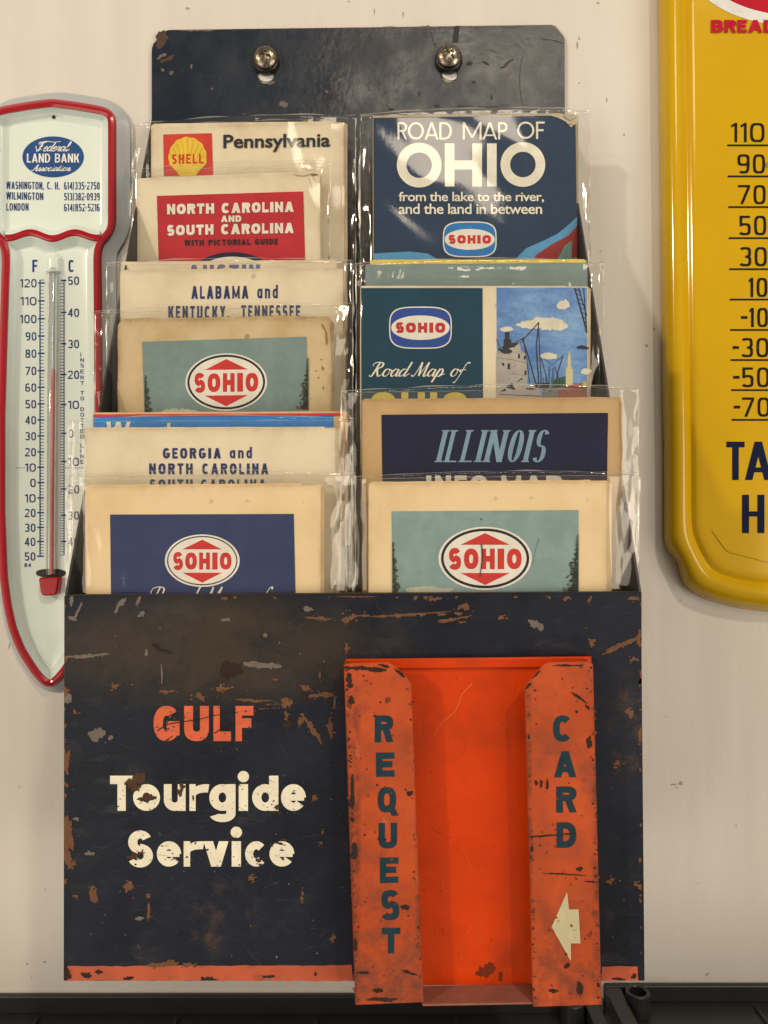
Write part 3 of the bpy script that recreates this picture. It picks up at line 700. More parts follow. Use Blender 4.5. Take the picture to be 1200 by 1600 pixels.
for LL, ia, ib in ((LF, 0, 7), (RF, 5, 7)):
    ob = channel(LL, None)
    o = Solid(); s = 1 if LL is LF else -1
    a, b = at(*LL[ia], DC - 0), at(*LL[ib], DC)
    off = Vector((0, .0009, 0)); back = DH - DC - .0011
    w_ = Vector((.0009 * s, 0, 0))
    p = [b + off, b + off + w_, b + off + w_ + Vector((0, back, .0006)), b + off + Vector((0, back, .0006)), a + off, a + off + w_, a + off + w_ + Vector((0, back, 0)), a + off + Vector((0, back, 0))]
    o.hexa(p); o.build('channel_wall', M_ORANGE_W, card, auto=.3)
    # top closing tab
# bottom lip: a narrow shelf between the channels
o = Solid()
f_ = [at(660, 1567, .3175), at(835, 1563, .3175)]; b_ = [at(655, 1540, DH), at(832, 1537, DH)]
f_[1].z = b_[1].z - .0004; f_[0].z = b_[0].z - .0004
lo = Vector((0, 0, -.0009))
o.hexa([f_[0] + lo, f_[1] + lo, b_[1] + lo, b_[0] + lo, f_[0], f_[1], b_[1], b_[0]])
bevel(o.build('bottom_lip', ink('scuffed_pink_primer', c(150, 92, 70), .7, c(98, 52, 38), 60), card, auto=.3), .0004, 2)

ik = Ink(DC, .00008)
for ch, x, y0, y1 in (('R', 600, 1118, 1160), ('E', 602, 1176, 1214), ('Q', 604.5, 1230, 1270), ('U', 606, 1286, 1326), ('E', 608, 1340, 1380), ('S', 609.5, 1392, 1437), ('T', 611, 1450, 1490)):
    text(ik, ch, x - 14.5, x + 14.5, y0, y1, 10, 10, n=2.6, dy=-.5)
TEAL_L = ink('dark_teal_lettering', c(38, 56, 60), .4, c(90, 60, 44), 140)
ik.build('lettering', TEAL_L, card); ik = Ink(DC, .00008)
for ch, x, y0, y1, w in (('C', 879, 1118, 1159, 15), ('A', 883, 1174, 1215, 17.5), ('R', 885, 1229, 1270, 16), ('D', 885, 1285, 1325, 15.5)):
    text(ik, ch, x - w, x + w, y0, y1, 10.5, 10, n=2.4, dy=-.5)
ik.build('lettering', TEAL_L, card)
ik = Ink(DC, .00008); ik.poly([(862, 1448), (886, 1394), (889, 1421), (904, 1421), (907, 1474), (892, 1474), (892, 1502)])
ik.build('arrow', ink('stained_cream_arrow', c(196, 178, 132), .9, c(92, 76, 50), 60), card)
ik = Ink(DC, .00016); ik.set(0, 0)
def on_left(): 
    y = R.uniform(1040, 1566); u = R.random(); k = (y - 1040) / 526
    e = R.random()
    x = 540 + 14 * k + (R.uniform(0, 5) if e < .45 else (R.uniform(96, 104) if e < .65 else R.uniform(4, 104)))
    return x, y
for i in range(150):
    x, y = on_left()
    if y < 1075 and x > 600: continue
    big = R.random() < .15
    ik.set(0, 1 if R.random() < .3 else 0); ik.poly(blob(x, y, R.uniform(.8, 4 if big else 2), R.uniform(.8, 5 if big else 2.2), R.uniform(-40, 40), .5, 12, seed=2000 + i))
for i in range(150):
    y = R.uniform(1040, 1568); k = (y - 1040) / 530; e = R.random()
    x = 822 + 12 * k + (R.uniform(0, 4) if e < .35 else (R.uniform(100, 105) if e < .65 else R.uniform(3, 104)))
    if y < 1078 and x < 858: continue
    big = R.random() < .12
    ik.set(0, 1 if R.random() < .3 else 0); ik.poly(blob(x, y, R.uniform(.8, 4 if big else 2), R.uniform(.8, 5 if big else 2.2), R.uniform(-40, 40), .5, 12, seed=4000 + i))
ik.set(1, 1)
for q_ in ((570, 1044, 30, 3), (590, 1046, 14, 4), (545, 1060, 4, 9), (547, 1072, 5, 4), (549, 1095, 5, 7), (600, 1040, 8, 2, 10), (625, 1052, 12, 2.4, 42), (549, 1252, 4, 12), (551, 1230, 3, 18), (553, 1330, 5, 12), (640, 1240, 5, 4), (556, 1475, 3, 10), (566, 1520, 10, 2), (640, 1520, 12, 2, 20), (905, 1090, 12, 2, 35), (918, 1105, 6, 2, 50), (921, 1160, 4, 10), (886, 1040, 20, 1.5), (825, 1072, 6, 2, -45), (838, 1054, 9, 1.6, -45), (880, 1366, 32, 1, 3), (866, 1305, 40, 1.3, -4), (925, 1378, 10, 1.5, 5), (905, 1358, 5, 3),
          (855, 1225, 2, 8), (846, 1225, 2, 7), (838, 1223, 3, 4), (906, 1548, 5, 9), (886, 1510, 4, 4), (865, 1548, 7, 3), (633, 1418, 8, 4), (905, 1540, 3, 8), (590, 1548, 8, 3), (600, 1562, 20, 3)):
    ik.poly(blob(q_[0], q_[1], q_[2], q_[3], q_[4] if len(q_) > 4 else 0, .5, 20))
ik.build('paint_wear', [ink('brown_scuff', c(118, 62, 40), .4, c(80, 50, 36), 200, .8), M_DARK], card)
ik = Ink(DH); ik.set(0, 0)
for q_ in ((758, 1518, 14, 8), (765, 1512, 9, 7), (782, 1526, 3, 7), (750, 1520, 6, 4)): ik.poly(blob(q_[0], q_[1], q_[2], q_[3], 0, .5))
for i in range(30): ik.poly(blob(R.uniform(655, 815), R.uniform(1060, 1520), R.uniform(.4, 1.2), R.uniform(.4, 1.2), 0, .4, 8, seed=6000 + i))
for i in range(40):
    x, y = R.uniform(655, 810), R.uniform(1060, 1520); a_ = R.gauss(1.4, .5); L_ = R.uniform(5, 40)
    ik.set(0, R.choice((0, 1, 1))); ik.line([(x, y), (x + L_ * .5 * math.cos(a_) + R.uniform(-1, 1), y + L_ * .5 * math.sin(a_)), (x + L_ * math.cos(a_), y + L_ * math.sin(a_))], R.uniform(.2, .45), .15)
ik.set(0, 1); ik.spline([(738, 1068), (722, 1085), (712, 1110), (690, 1130), (678, 1150)], 1.2, .5)
ik.build('paint_wear', [ink('maroon_stain', c(112, 46, 24), .3), ink('pale_scratch', c(236, 110, 50), .2)], card)

# ------------------------------------------------------------------ screws
def screw(cx, cy, label, rot):
    d0 = .4618; p = at(cx, cy, d0); k = d0 / F
    o = thing('screw', label, 'screw', (p.x, CAMY + d0 + .006, p.z), 'screws holding the rack')
    s = Solid(); s.lathe(p.x, p.z, [(.0, p.y + .0062), (21.5 * k, p.y + .0062), (22 * k, p.y + .0045), (20.5 * k, p.y + .0022), (19 * k, p.y + .0018), (.0, p.y + .0018)], 40)
    s.build('washer', paint('black_rubber_washer', c(30, 26, 22), .35), o)
    s = Solid(); N = 96; rings = 26; V = []; 
    for j in range(rings + 1):
        r = j / rings
        for i in range(N):
            a = 2 * math.pi * i / N; x, z = r * math.cos(a), r * math.sin(a)
            xr, zr = x * math.cos(rot) - z * math.sin(rot), x * math.sin(rot) + z * math.cos(rot)
            h = -.0034 * math.sqrt(max(0, 1 - r * r * .93)) 
            arm = min(max(abs(xr) / .15, abs(zr) / .52), max(abs(zr) / .15, abs(xr) / .52))
            if arm < 1.0: h += .0016 * min(1, (1 - arm) * 3.5)
            V.append((p.x + x * 18 * k, p.y + .001 + h + .0008, p.z + z * 18 * k))
    Fc = [(j * N + i, (j + 1) * N + i, (j + 1) * N + (i + 1) % N, j * N + (i + 1) % N) for j in range(rings) for i in range(N)]
    s.add(V, Fc); t = NT('worn_nickel_screw')
    s.build('screw_head', t.done(t.mix(t.ramp(t.noise(700, 6, .7), .4, .7), c(168, 150, 122), c(90, 72, 52)), .27, 1.0, bump=t.noise(900, 4), bstr=.2), o, auto=.7)
    an = Solid(); q_ = at(cx + 2, cy + 24, .4692); an.lathe(q_.x, q_.z, [(.0, -.0011), (16 * k, -.0011), (16 * k, -.0004)], 24); an.build('wall_anchor', paint('white_anchor', c(244, 232, 210), .5), o)
    sh = Solid(); sh.lathe(p.x, p.z, [(.0022, p.y + .0061), (.0022, -.0005)], 16); sh.build('shank', paint('dark_shank', c(40, 36, 32), .5), o)
    return o
screw(414, 88, 'domed cross-head screw at the left keyhole, clear of the scuffed area', .2)
screw(702, 86, 'domed cross-head screw at the right keyhole, beside scuffed scratched paint', .75)

# ------------------------------------------------------------------ road maps in their sleeves
PAPER = paper('aged_cream_paper', c(238, 203, 148), stain=c(196, 150, 92), amt=.45)
PAPER2 = paper('pale_cream_paper', c(233, 210, 169), stain=c(190, 152, 104), amt=.4)
PAPER3 = paper('browned_paper', c(212, 182, 132), amt=.75, fleck=.6, rim=1.0)
PAPER4 = paper('tan_kraft_paper', c(200, 160, 106), amt=.5)
CREAM = ink('cream_ink', c(236, 220, 188), .15)
I_NAVYTXT = ink('navy_text_ink', c(46, 54, 92), .12)
I_RED = ink('red_logo_ink', c(206, 52, 44), .15)
I_CREAM = ink('cream_logo_ink', c(236, 222, 194), .15)
I_BLK = ink('black_logo_ink', c(34, 32, 40), .12)

class Map:
    def __init__(s, label, tl, tr, d, height, mat, n=5, th=.0006, bulge=.0012, seed=0, rag=.3, rnd=3.0, name='road_map', lean=0.0, spread=1.5):
        """tl, tr: top corners in pixels; d: distance of the front sheet; height in pixels"""
        s.tl, s.tr, s.d, s.h, s.n, s.th, s.bulge, s.seed = tl, tr, d, height, n, th, bulge, seed
        s.w = tr[0] - tl[0]; s.lean = lean
        mid = at((tl[0] + tr[0]) / 2, tl[1] + height, d)
        s.o = thing(name, label, 'road map', mid, 'folded road maps in the rack')
        rr = random.Random(seed); V = []; Fc = []; RIM_ = []
        us = [0, .004, .01, .018, .03, .06] + [i / 14 for i in range(2, 13)] + [.94, .97, .982, .99, .996, 1]
        vs = [0, .004, .010, .018, .03, .05, .08] + [i / 12 for i in range(2, 13)]
        for k in range(n):
            ox = rr.uniform(-spread * .6, spread) if k else 0; oy = (rr.uniform(-2.4, 1.6) if k > 1 else rr.uniform(-.4, 1.5)) if k else 0
            wx = rr.uniform(-1.0, spread * 1.5) if k else 0
            if k == 1 and n > 4: oy = -1.6 - spread * .5; ox = spread * .6; wx = -s.w * rr.uniform(.04, .10)
            if k == 3 and n > 4: wx = spread * 2.0; oy = 1.0
            base = len(V)
            for side in (0, 1):
                for v in vs:
                    for u in us:
                        px_, py_ = u * (s.w + wx), v * height
                        q = rnd
                        for cx in (0, s.w + wx):
                            dx = q - abs(px_ - cx); dyy = q - py_
                            if dx > 0 and dyy > 0 and math.hypot(dx, dyy) > q:
                                L = q / math.hypot(dx, dyy); px_ = cx + (q - dx * L) * (1 if cx == 0 else -1); py_ = q - dyy * L
                        edge = (u in (0, 1)) or v == 0
                        RIM_.append(math.exp(-max(0, min(px_, s.w + wx - px_, py_)) / 5.5) if side == 0 else 1.0)
                        x = tl[0] + px_ + ox; y = tl[1] + py_ + (tr[1] - tl[1]) * u + oy
                        if edge: x += noise.noise((y * .12, k * 7.1 + seed, u)) * rag * 2; y += (noise.noise((x * .10, k * 3.3 + seed, 5)) * rag * 2) if v == 0 else 0
                        dd = s.surf(x - ox, y - oy) + k * th * 1.35 + side * th
                        V.append(at(x, y, dd))
            nu, nv = len(us), len(vs); m = nu * nv
            for j in range(nv - 1):
                for i in range(nu - 1):
                    a = base + j * nu + i
                    Fc.append((a, a + nu, a + nu + 1, a + 1)); Fc.append((a + m, a + m + 1, a + m + nu + 1, a + m + nu))
            for i in range(nu - 1):
                a = base + i; Fc.append((a, a + 1, a + m + 1, a + m))
                a = base + (nv - 1) * nu + i; Fc.append((a + 1, a, a + m, a + m + 1))
            for j in range(nv - 1):
                a = base + j * nu; Fc.append((a + nu, a, a + m, a + m + nu))
                a = base + j * nu + nu - 1; Fc.append((a, a + nu, a + nu + m, a + m))
        s.b = mk('folded_sheets', V, Fc, mat, s.o)
        ra = s.b.data.attributes.new('rim', 'FLOAT', 'POINT'); ra.data.foreach_set('value', RIM_)
        s.back = d + n * th * 1.35 + .0004
    def surf(s, x, y):
        u = (x - s.tl[0]) / s.w - .5; v = (y - s.tl[1]) / 200.0
        return s.d + s.bulge * (u * u * 4 - .6) * (.6 + .4 * min(1, max(0, v))) + .0006 * noise.noise((x * .006, y * .008, s.seed * 3.7)) - s.lean * v
    def ink(s, lift=.00022): return Ink(s.surf, lift)
    def sleeve(s, xl, xr, ytl, ytr, ybot, amp=1.0, seed=1, slant=0.0, nx=96, ny=56, inner=.0013):
        """clear bag: front and back film, sealed at the sides, open at the top with a curled hem"""
        V = []; Fc = []; ml, mr = s.tl[0], s.tr[0]; mtop = min(s.tl[1], s.tr[1])
        us = []
        for i in range(nx + 1):
            t = i / nx; us.append(t)
        us[1] = .0032; us[-2] = 1 - .0032; FM_ = []
        dm = (s.d + s.back) / 2
        for side in (0, 1):
            base = len(V)
            lift = -9 if side else 0
            for j in range(ny + 1):
                for i in range(nx + 1):
                    t = us[i]; x = xl + (xr - xl) * t
                    v = 0 if j == 0 else (.0034 if j == 1 else max(.006, (j / ny) ** 1.5))
                    yt = ytl + (ytr - ytl) * t + lift * (0.3 + .7 * math.sin(math.pi * min(1, max(0, t))))
                    y = yt + (ybot - yt) * v
                    # share of the way out from the map into the free margin
                    m = 0.0
                    if x < ml: m = min(1, (ml - x) / max(1, ml - xl))
                    elif x > mr: m = min(1, (x - mr) / max(1, xr - mr))
                    up = min(1, max(0, (mtop - y) / 12.0))
                    free = max(m, up * .25)
                    xq, yq = x * (1 - slant) - y * slant, y * (1 - slant * .6) + x * slant * .8
                    w1 = noise.noise((xq * .018 + seed * 5, yq * (.010 - .006 * slant) + side * 9, seed)); w2 = noise.noise((xq * .04 + seed, yq * .016, seed * 2 + side * 4)) * (1 - slant * .8)
                    crk = abs(noise.noise((x * .06 + seed * 3 + y * .012, y * .014, seed + side * 6))) * 1.3 + .12 * abs(noise.noise((x * .14, y * .05 + x * .02, seed * 7 + side)))
                    wr = up * (1 - m) * .00022 * (noise.noise((x * .004 + seed, y * .10, seed * 3 + side)) - .1) + (.00045 * w1 + .00016 * w2) * amp + free * (.0013 * (crk - .35) + .0011 * w1) * amp
                    edge_d = dm + (.0004 if side else -.0004)
                    e = m * m * (3 - 2 * m)
                    base_d = (s.surf(min(max(x, ml), mr), y) - inner) if side == 0 else (s.back + s.surf(min(max(x, ml), mr), y) - s.d + .0009)
                    dd = base_d * (1 - e) + edge_d * e
                    lim = -.0009 if side == 0 else .0006
                    if side == 0: dd += min(wr, .0008 + free * .003)
                    else: dd += max(wr, -.0005 - free * .003) 
                    if i in (0, nx): dd = edge_d + wr * .5
                    # curled hem
                    hem = max(0, 1 - (y - yt) / 3.2)
                    dd -= (hem * hem * .0010) * (1 if side == 0 else -1)
                    x2 = x + (noise.noise((y * .03, seed * 1.3, side)) * 2.4 * amp if i in (0, nx) else 0)
                    y2 = y + (noise.noise((x * .02, seed, 3 + side)) * 2.0 * amp if j == 0 else 0)
                    V.append(at(x2, y2, dd))
            w = nx + 1
            for j in range(ny):
                for i in range(nx):
                    a = base + j * w + i; Fc.append((a, a + w, a + w + 1, a + 1)); FM_.append(1 if (j == 0 or (i in (0, nx - 1) and side == 0)) else 0)
        return mk('clear_sleeve', V, Fc, [FILM, FILM_EDGE], s.o, smooth=True, fmat=FM_)

def logo_oval(m, cx, cy, rx, ry, ring, tilt=0.0, white=.93, txt=None, script_wt=None):
    """red arrowheads above and below a word in an outlined oval"""
    g = m.ink(.0004); g.set(0, 0); g.disc(cx, cy, rx, ry, rot=tilt)
    g.set(1, 1); g.disc(cx, cy, rx * white, ry * white, rot=tilt); g.set(2, 0); g.disc(cx, cy, rx * white - ring, ry * white - ring, rot=tilt)
    sl = math.tan(math.radians(tilt))
    def T(x, y): return (cx + x, cy + y + sl * x)
    g.set(3, 2)
    g.poly([T(-rx * .53, -ry * .43), T(0, -ry * .80), T(rx * .53, -ry * .43)]); g.poly([T(-rx * .53, ry * .46), T(rx * .53, ry * .46), T(0, ry * .84)])
    text(g, 'SOHIO', cx - rx * .78, cx + rx * .78, cy - ry * .31 - sl * rx * .78, cy + ry * .34 - sl * rx * .78, rx * .14, rx * .125, n=2.3, gap=.14, dy=2 * sl * rx * .78, rel=dict(S=.92, O=1.08, H=1.0))
    g.build('emblem', [I_CREAM, I_BLK, I_RED], m.b)
def logo_shield(m, x0, y0, x1, y1, blue, redtxt):
    cx, cy, rx, ry = (x0 + x1) / 2, (y0 + y1) / 2, (x1 - x0) / 2, (y1 - y0) / 2
    g = m.ink(.0004); g.set(0, 0); g.disc(cx, cy, rx, ry, n=3.6); g.set(1, 1); g.disc(cx, cy, rx - 1.8, ry - 1.8, n=3.6); g.set(2, 0); g.disc(cx, cy, rx * .93, ry * .58, n=2.1)
    g.set(3, 2); text(g, 'SOHIO', cx - rx * .79, cx + rx * .79, cy - ry * .24, cy + ry * .24, rx * .125, rx * .105, n=2.6, gap=.2)
    g.build('emblem', [I_CREAM, blue, redtxt], m.b)
def conifers(m, items, mat, name='tree_picture'):
    rr = random.Random(5)
    for x, y0, y1, w, side in items:   # half conifers at the picture's border: side +1 grows to the right
        g = m.ink(.00045); n = 12; pts = [(x, y0)]
        for i in range(n):
            k = (i + .7) / n; y = y0 + (y1 - y0) * k
            pts += [(x + side * w * k * rr.uniform(.45, .8), y), (x + side * w * k * .42, y + 1.4)]
        g.set(1, 1); g.poly(pts + [(x, y1)])
        for i in range(110):
            k = rr.random() ** .7; y = y0 + (y1 - y0) * k; tier = .55 + .45 * abs(math.sin(k * 15)); u = rr.random()
            g.set(1 + (i % 3), i % 3); cx = x + side * max(1.2, w * k * tier * u)
            pts = [(max(cx + dx, x + .1) if side > 0 else min(cx + dx, x - .1), yy) for dx, yy in [(px_ - cx, py_) for px_, py_ in blob(cx, y, rr.uniform(.8, 2.6), rr.uniform(.6, 1.5), side * 25, .7, seed=i + int(y0))]]
            g.poly(pts)
        g.build(name, [mat, I_TREE2, I_TREE3], m.b)
I_TREE2 = ink('black_green_ink', c(40, 46, 38), .2)
I_TREE3 = ink('olive_green_ink', c(84, 92, 66), .2)
I_TREE = ink('dark_green_ink', c(58, 70, 52), .2, c(90, 100, 80), 160)
I_CLOUD = ink('pale_cloud_ink', c(190, 182, 150), .3)

# -- left column, back to front
def left_column():
    m = Map('cream Pennsylvania map with a red square and yellow shell, topmost on the left', (237, 196), (537, 192), .446, 430, PAPER2, n=6, seed=1, spread=2.2)
    g = m.ink(); g.set(1, 0); g.quad((255, 210), (331, 208), (333, 274), (256, 275)); g.build('red_square', [ink('red_square_ink', c(214, 62, 46), .1)], m.b)
    g = m.ink(.0005); g.set(1, 0)
    pts = []
    for i in range(121):      # scalloped shell outline
        a = math.radians(-200 + 220 * i / 120); k = 1 + .045 * abs(math.sin(a * 6.55)); pts.append((293 + 29 * k * math.cos(a), 246 + 31 * k * math.sin(a)))
    pts += [(310, 268), (305, 276), (281, 276), (276, 268)]
    g.poly(pts)
    g.set(2, 1)
    for i in range(9):
        a = math.radians(-170 + 160 * i / 8); g.line([(293 + 8 * math.cos(a), 262 + 6 * math.sin(a)), (293 + 27 * math.cos(a), 246 + 29 * math.sin(a))], .6, 1.6)
    g.set(3, 2); text(g, 'SHELL', 268.5, 318, 241, 256, 3.2, 2.8, gap=.2, rel=dict(E=.85, L=.8), dy=-.6)
    g.build('shell_emblem', [ink('yellow_shell_ink', c(240, 190, 60), .1), ink('ochre_line_ink', c(222, 160, 44), .1), I_RED], m.b)
    g = m.ink(.0005); inter(g, 'Pennsylvania', 349, 516, 209, 231, off=.022, dy=-2.5); g.build('lettering', [ink('black_text_ink', c(44, 42, 46), .1)], m.b)
    m.sleeve(206, 556, 196, 182, 440, 1.3, seed=3)
    m = Map('cream North and South Carolina map with a red title panel, corner creased', (213, 281), (500, 270), .4345, 360, PAPER2, n=5, seed=2, rnd=5)
    g = m.ink(); g.quad((245, 306), (474, 299), (477, 412), (248, 414)); g.build('red_panel', [ink('crimson_panel_ink', c(190, 42, 48), .12, c(210, 90, 80))], m.b)
    g = m.ink(.0005); g.set(1, 0)
    text(g, 'NORTH CAROLINA', 261, 459, 319, 335, 5.2, 4.6, n=2.5, gap=.15, dy=-4); text(g, 'AND', 345.5, 377, 337, 347, 3.2, 2.8, n=2.5, gap=.16, dy=-.5)
    text(g, 'SOUTH CAROLINA', 261, 459, 352, 368, 5.2, 4.6, n=2.5, gap=.15, dy=-4)
    g.build('lettering', [CREAM], m.b)
    g = m.ink(.0005); g.set(1, 0); text(g, 'WITH PICTORIAL GUIDE', 288, 434, 375, 384, 3.0, 2.4, n=2.6, gap=.2, dy=-2.2); g.build('lettering', [ink('dark_title_ink', c(54, 30, 34), .1)], m.b)
    g = m.ink(.0004); g.set(1, 0); g.disc(363, 430, 64, 36); g.set(2, 1); g.disc(363, 432, 56, 31); g.build('oval_picture', [ink('navy_oval_ink', c(34, 32, 54), .1), CREAM], m.b)
    g = m.ink(.0005); g.set(1, 0); g.spline([(460, 273), (474, 275), (484, 272), (494, 272)], .7, 1.3); g.spline([(482, 274), (484, 284), (491, 297)], .7, .4); g.poly(blob(491, 273, 6, 1.6, -8, .6)); g.spline([(488, 276), (494, 284)], .6, .4)
    g.build('crease', [ink('brown_crease', c(120, 90, 66), .3)], m.b)
    m.sleeve(203, 516, 268, 254, 440, 1.2, seed=5)
    m = Map('cream Austin map, only its top edge and grey capitals showing', (189, 409), (526, 406), .4155, 300, PAPER2, n=3, seed=3)
    g = m.ink(); text(g, 'AUSTIN', 294, 406, 414, 438, 6.5, 5.5, gap=.2, n=2.4, dy=-1); g.build('lettering', [ink('slate_text_ink', c(104, 104, 128), .15)], m.b)
    m = Map('cream Alabama, Kentucky and Tennessee map with condensed navy capitals', (188, 424), (536, 421), .401, 300, PAPER2, n=5, seed=4)
    g = m.ink(); text(g, 'ALABAMA', 299, 388, 447, 467, 4.6, 4.0, gap=.17, n=2.6, dy=-.5, rel=dict(A=1.1)); text(g, 'and', 402, 434, 445, 466, 4.2, 3.6, gap=.2, xh=.72, n=2.4)
    text(g, 'KENTUCKY,', 263, 358, 478, 498, 4.6, 4.0, gap=.17, n=2.6); text(g, 'TENNESSEE', 377, 469, 477, 497, 4.6, 4.0, gap=.17, n=2.6)
    g.build('lettering', [I_NAVYTXT], m.b)
    m.sleeve(166, 552, 414, 409, 700, 1.3, seed=7)
    m = Map('browned map with a grey green picture panel and creased rounded corner', (184, 500), (517, 496), .386, 330, PAPER3, n=6, seed=5, rag=1.0, rnd=13, spread=2.4)
    g = m.ink(); g.quad((222, 534), (479, 526), (483, 680), (227, 684)); g.build('picture_panel', [ink('sage_panel_ink', c(124, 140, 128), .3, c(160, 164, 144), 60)], m.b)
    logo_oval(m, 353.5, 597, 64, 45, 3.4, tilt=-.8, white=.95)
    conifers(m, [(226, 586, 660, 17, 1), (482, 556, 640, 20, -1)], I_TREE)
    g = m.ink(.0004); g.poly(blob(280, 645, 30, 6)); g.build('cloud_picture', [I_CLOUD], m.b)
    g = m.ink(.0003)
    for a in ((506, 512, 8, 1.4, 62), (510, 528, 1.5, 9), (504, 575, 2, 4), (498, 590, 1.5, 2), (502, 562, 2, 1.2), (250, 605, 1.6, 1.6), (505, 606, 1.4, 3), (494, 580, 1, 1)): g.poly(blob(*a[:4], a[4] if len(a) > 4 else 0, .6))
    g.build('crease', [ink('brown_stain', c(150, 112, 70), .4)], m.b)
    m.sleeve(148, 552, 489, 476, 700, 1.4, seed=9)
    m = Map('blue covered map with red top edge and white title just showing', (145, 647), (542, 645), .3655, 280, ink('tan_card', c(222, 176, 120), .1), n=3, seed=6)
    g = m.ink(); g.quad((146, 650), (521, 649), (523, 720), (146, 720), nx=14); g.build('blue_panel', [ink('azure_panel_ink', c(56, 128, 186), .12)], m.b)
    g = m.ink(.0005); g.set(1, 0); g.quad((146, 647.5), (536, 645.5), (536, 649), (146, 651), nx=14, ny=2); g.build('red_edge', [ink('red_edge_ink', c(204, 66, 58), .1)], m.b)
    g = m.ink(.0005); g.set(1, 0); text(g, 'West', 163, 268, 659, 688, 6, 5, gap=.08, xh=.62, slant=.12, n=2.2); g.build('lettering', [CREAM], m.b)
    m = Map('cream Georgia and Carolinas map with spaced navy condensed capitals', (133, 671), (524, 670), .3515, 300, PAPER2, n=6, seed=7, spread=3.0)
    g = m.ink(); text(g, 'GEORGIA', 254.5, 345, 700, 716.5, 4.4, 3.6, gap=.24, n=2.5); text(g, 'and', 359, 393.5, 698, 716, 3.8, 3.2, gap=.25, xh=.70, n=2.4)
    text(g, 'NORTH', 233, 301, 724, 741, 4.4, 3.6, gap=.24, n=2.5); text(g, 'CAROLINA', 316, 419, 724, 741, 4.4, 3.6, gap=.24, n=2.5)
    text(g, 'SOUTH', 234, 301, 749, 766, 4.4, 3.6, gap=.24, n=2.5); text(g, 'CAROLINA', 314, 415, 749, 766, 4.4, 3.6, gap=.24, n=2.5)
    g.build('lettering', [I_NAVYTXT], m.b)
    m.sleeve(107, 552, 658, 656, 930, 1.1, seed=11)
    m = Map('cream map with a dark blue panel and oval emblem, front row', (135, 761), (501, 758), .3385, 260, PAPER, n=7, seed=8, spread=3.2, th=.0007)
    g = m.ink(); g.quad((172, 804), (459, 803), (463, 980), (174, 980)); g.build('blue_panel', [ink('dull_blue_panel_ink', c(50, 60, 92), .15, c(80, 90, 120), 40)], m.b)
    logo_oval(m, 316, 876, 58.5, 41, 1.8, white=.94)
    g = m.ink(.0005); g.set(1, 0); script(g, 'Road Map of', 225, 425, 917, 956, 2.6, 1.2); g.build('lettering', [CREAM], m.b)
    m.sleeve(103, 556, 744, 741, 1000, 1.0, seed=13)
left_column()

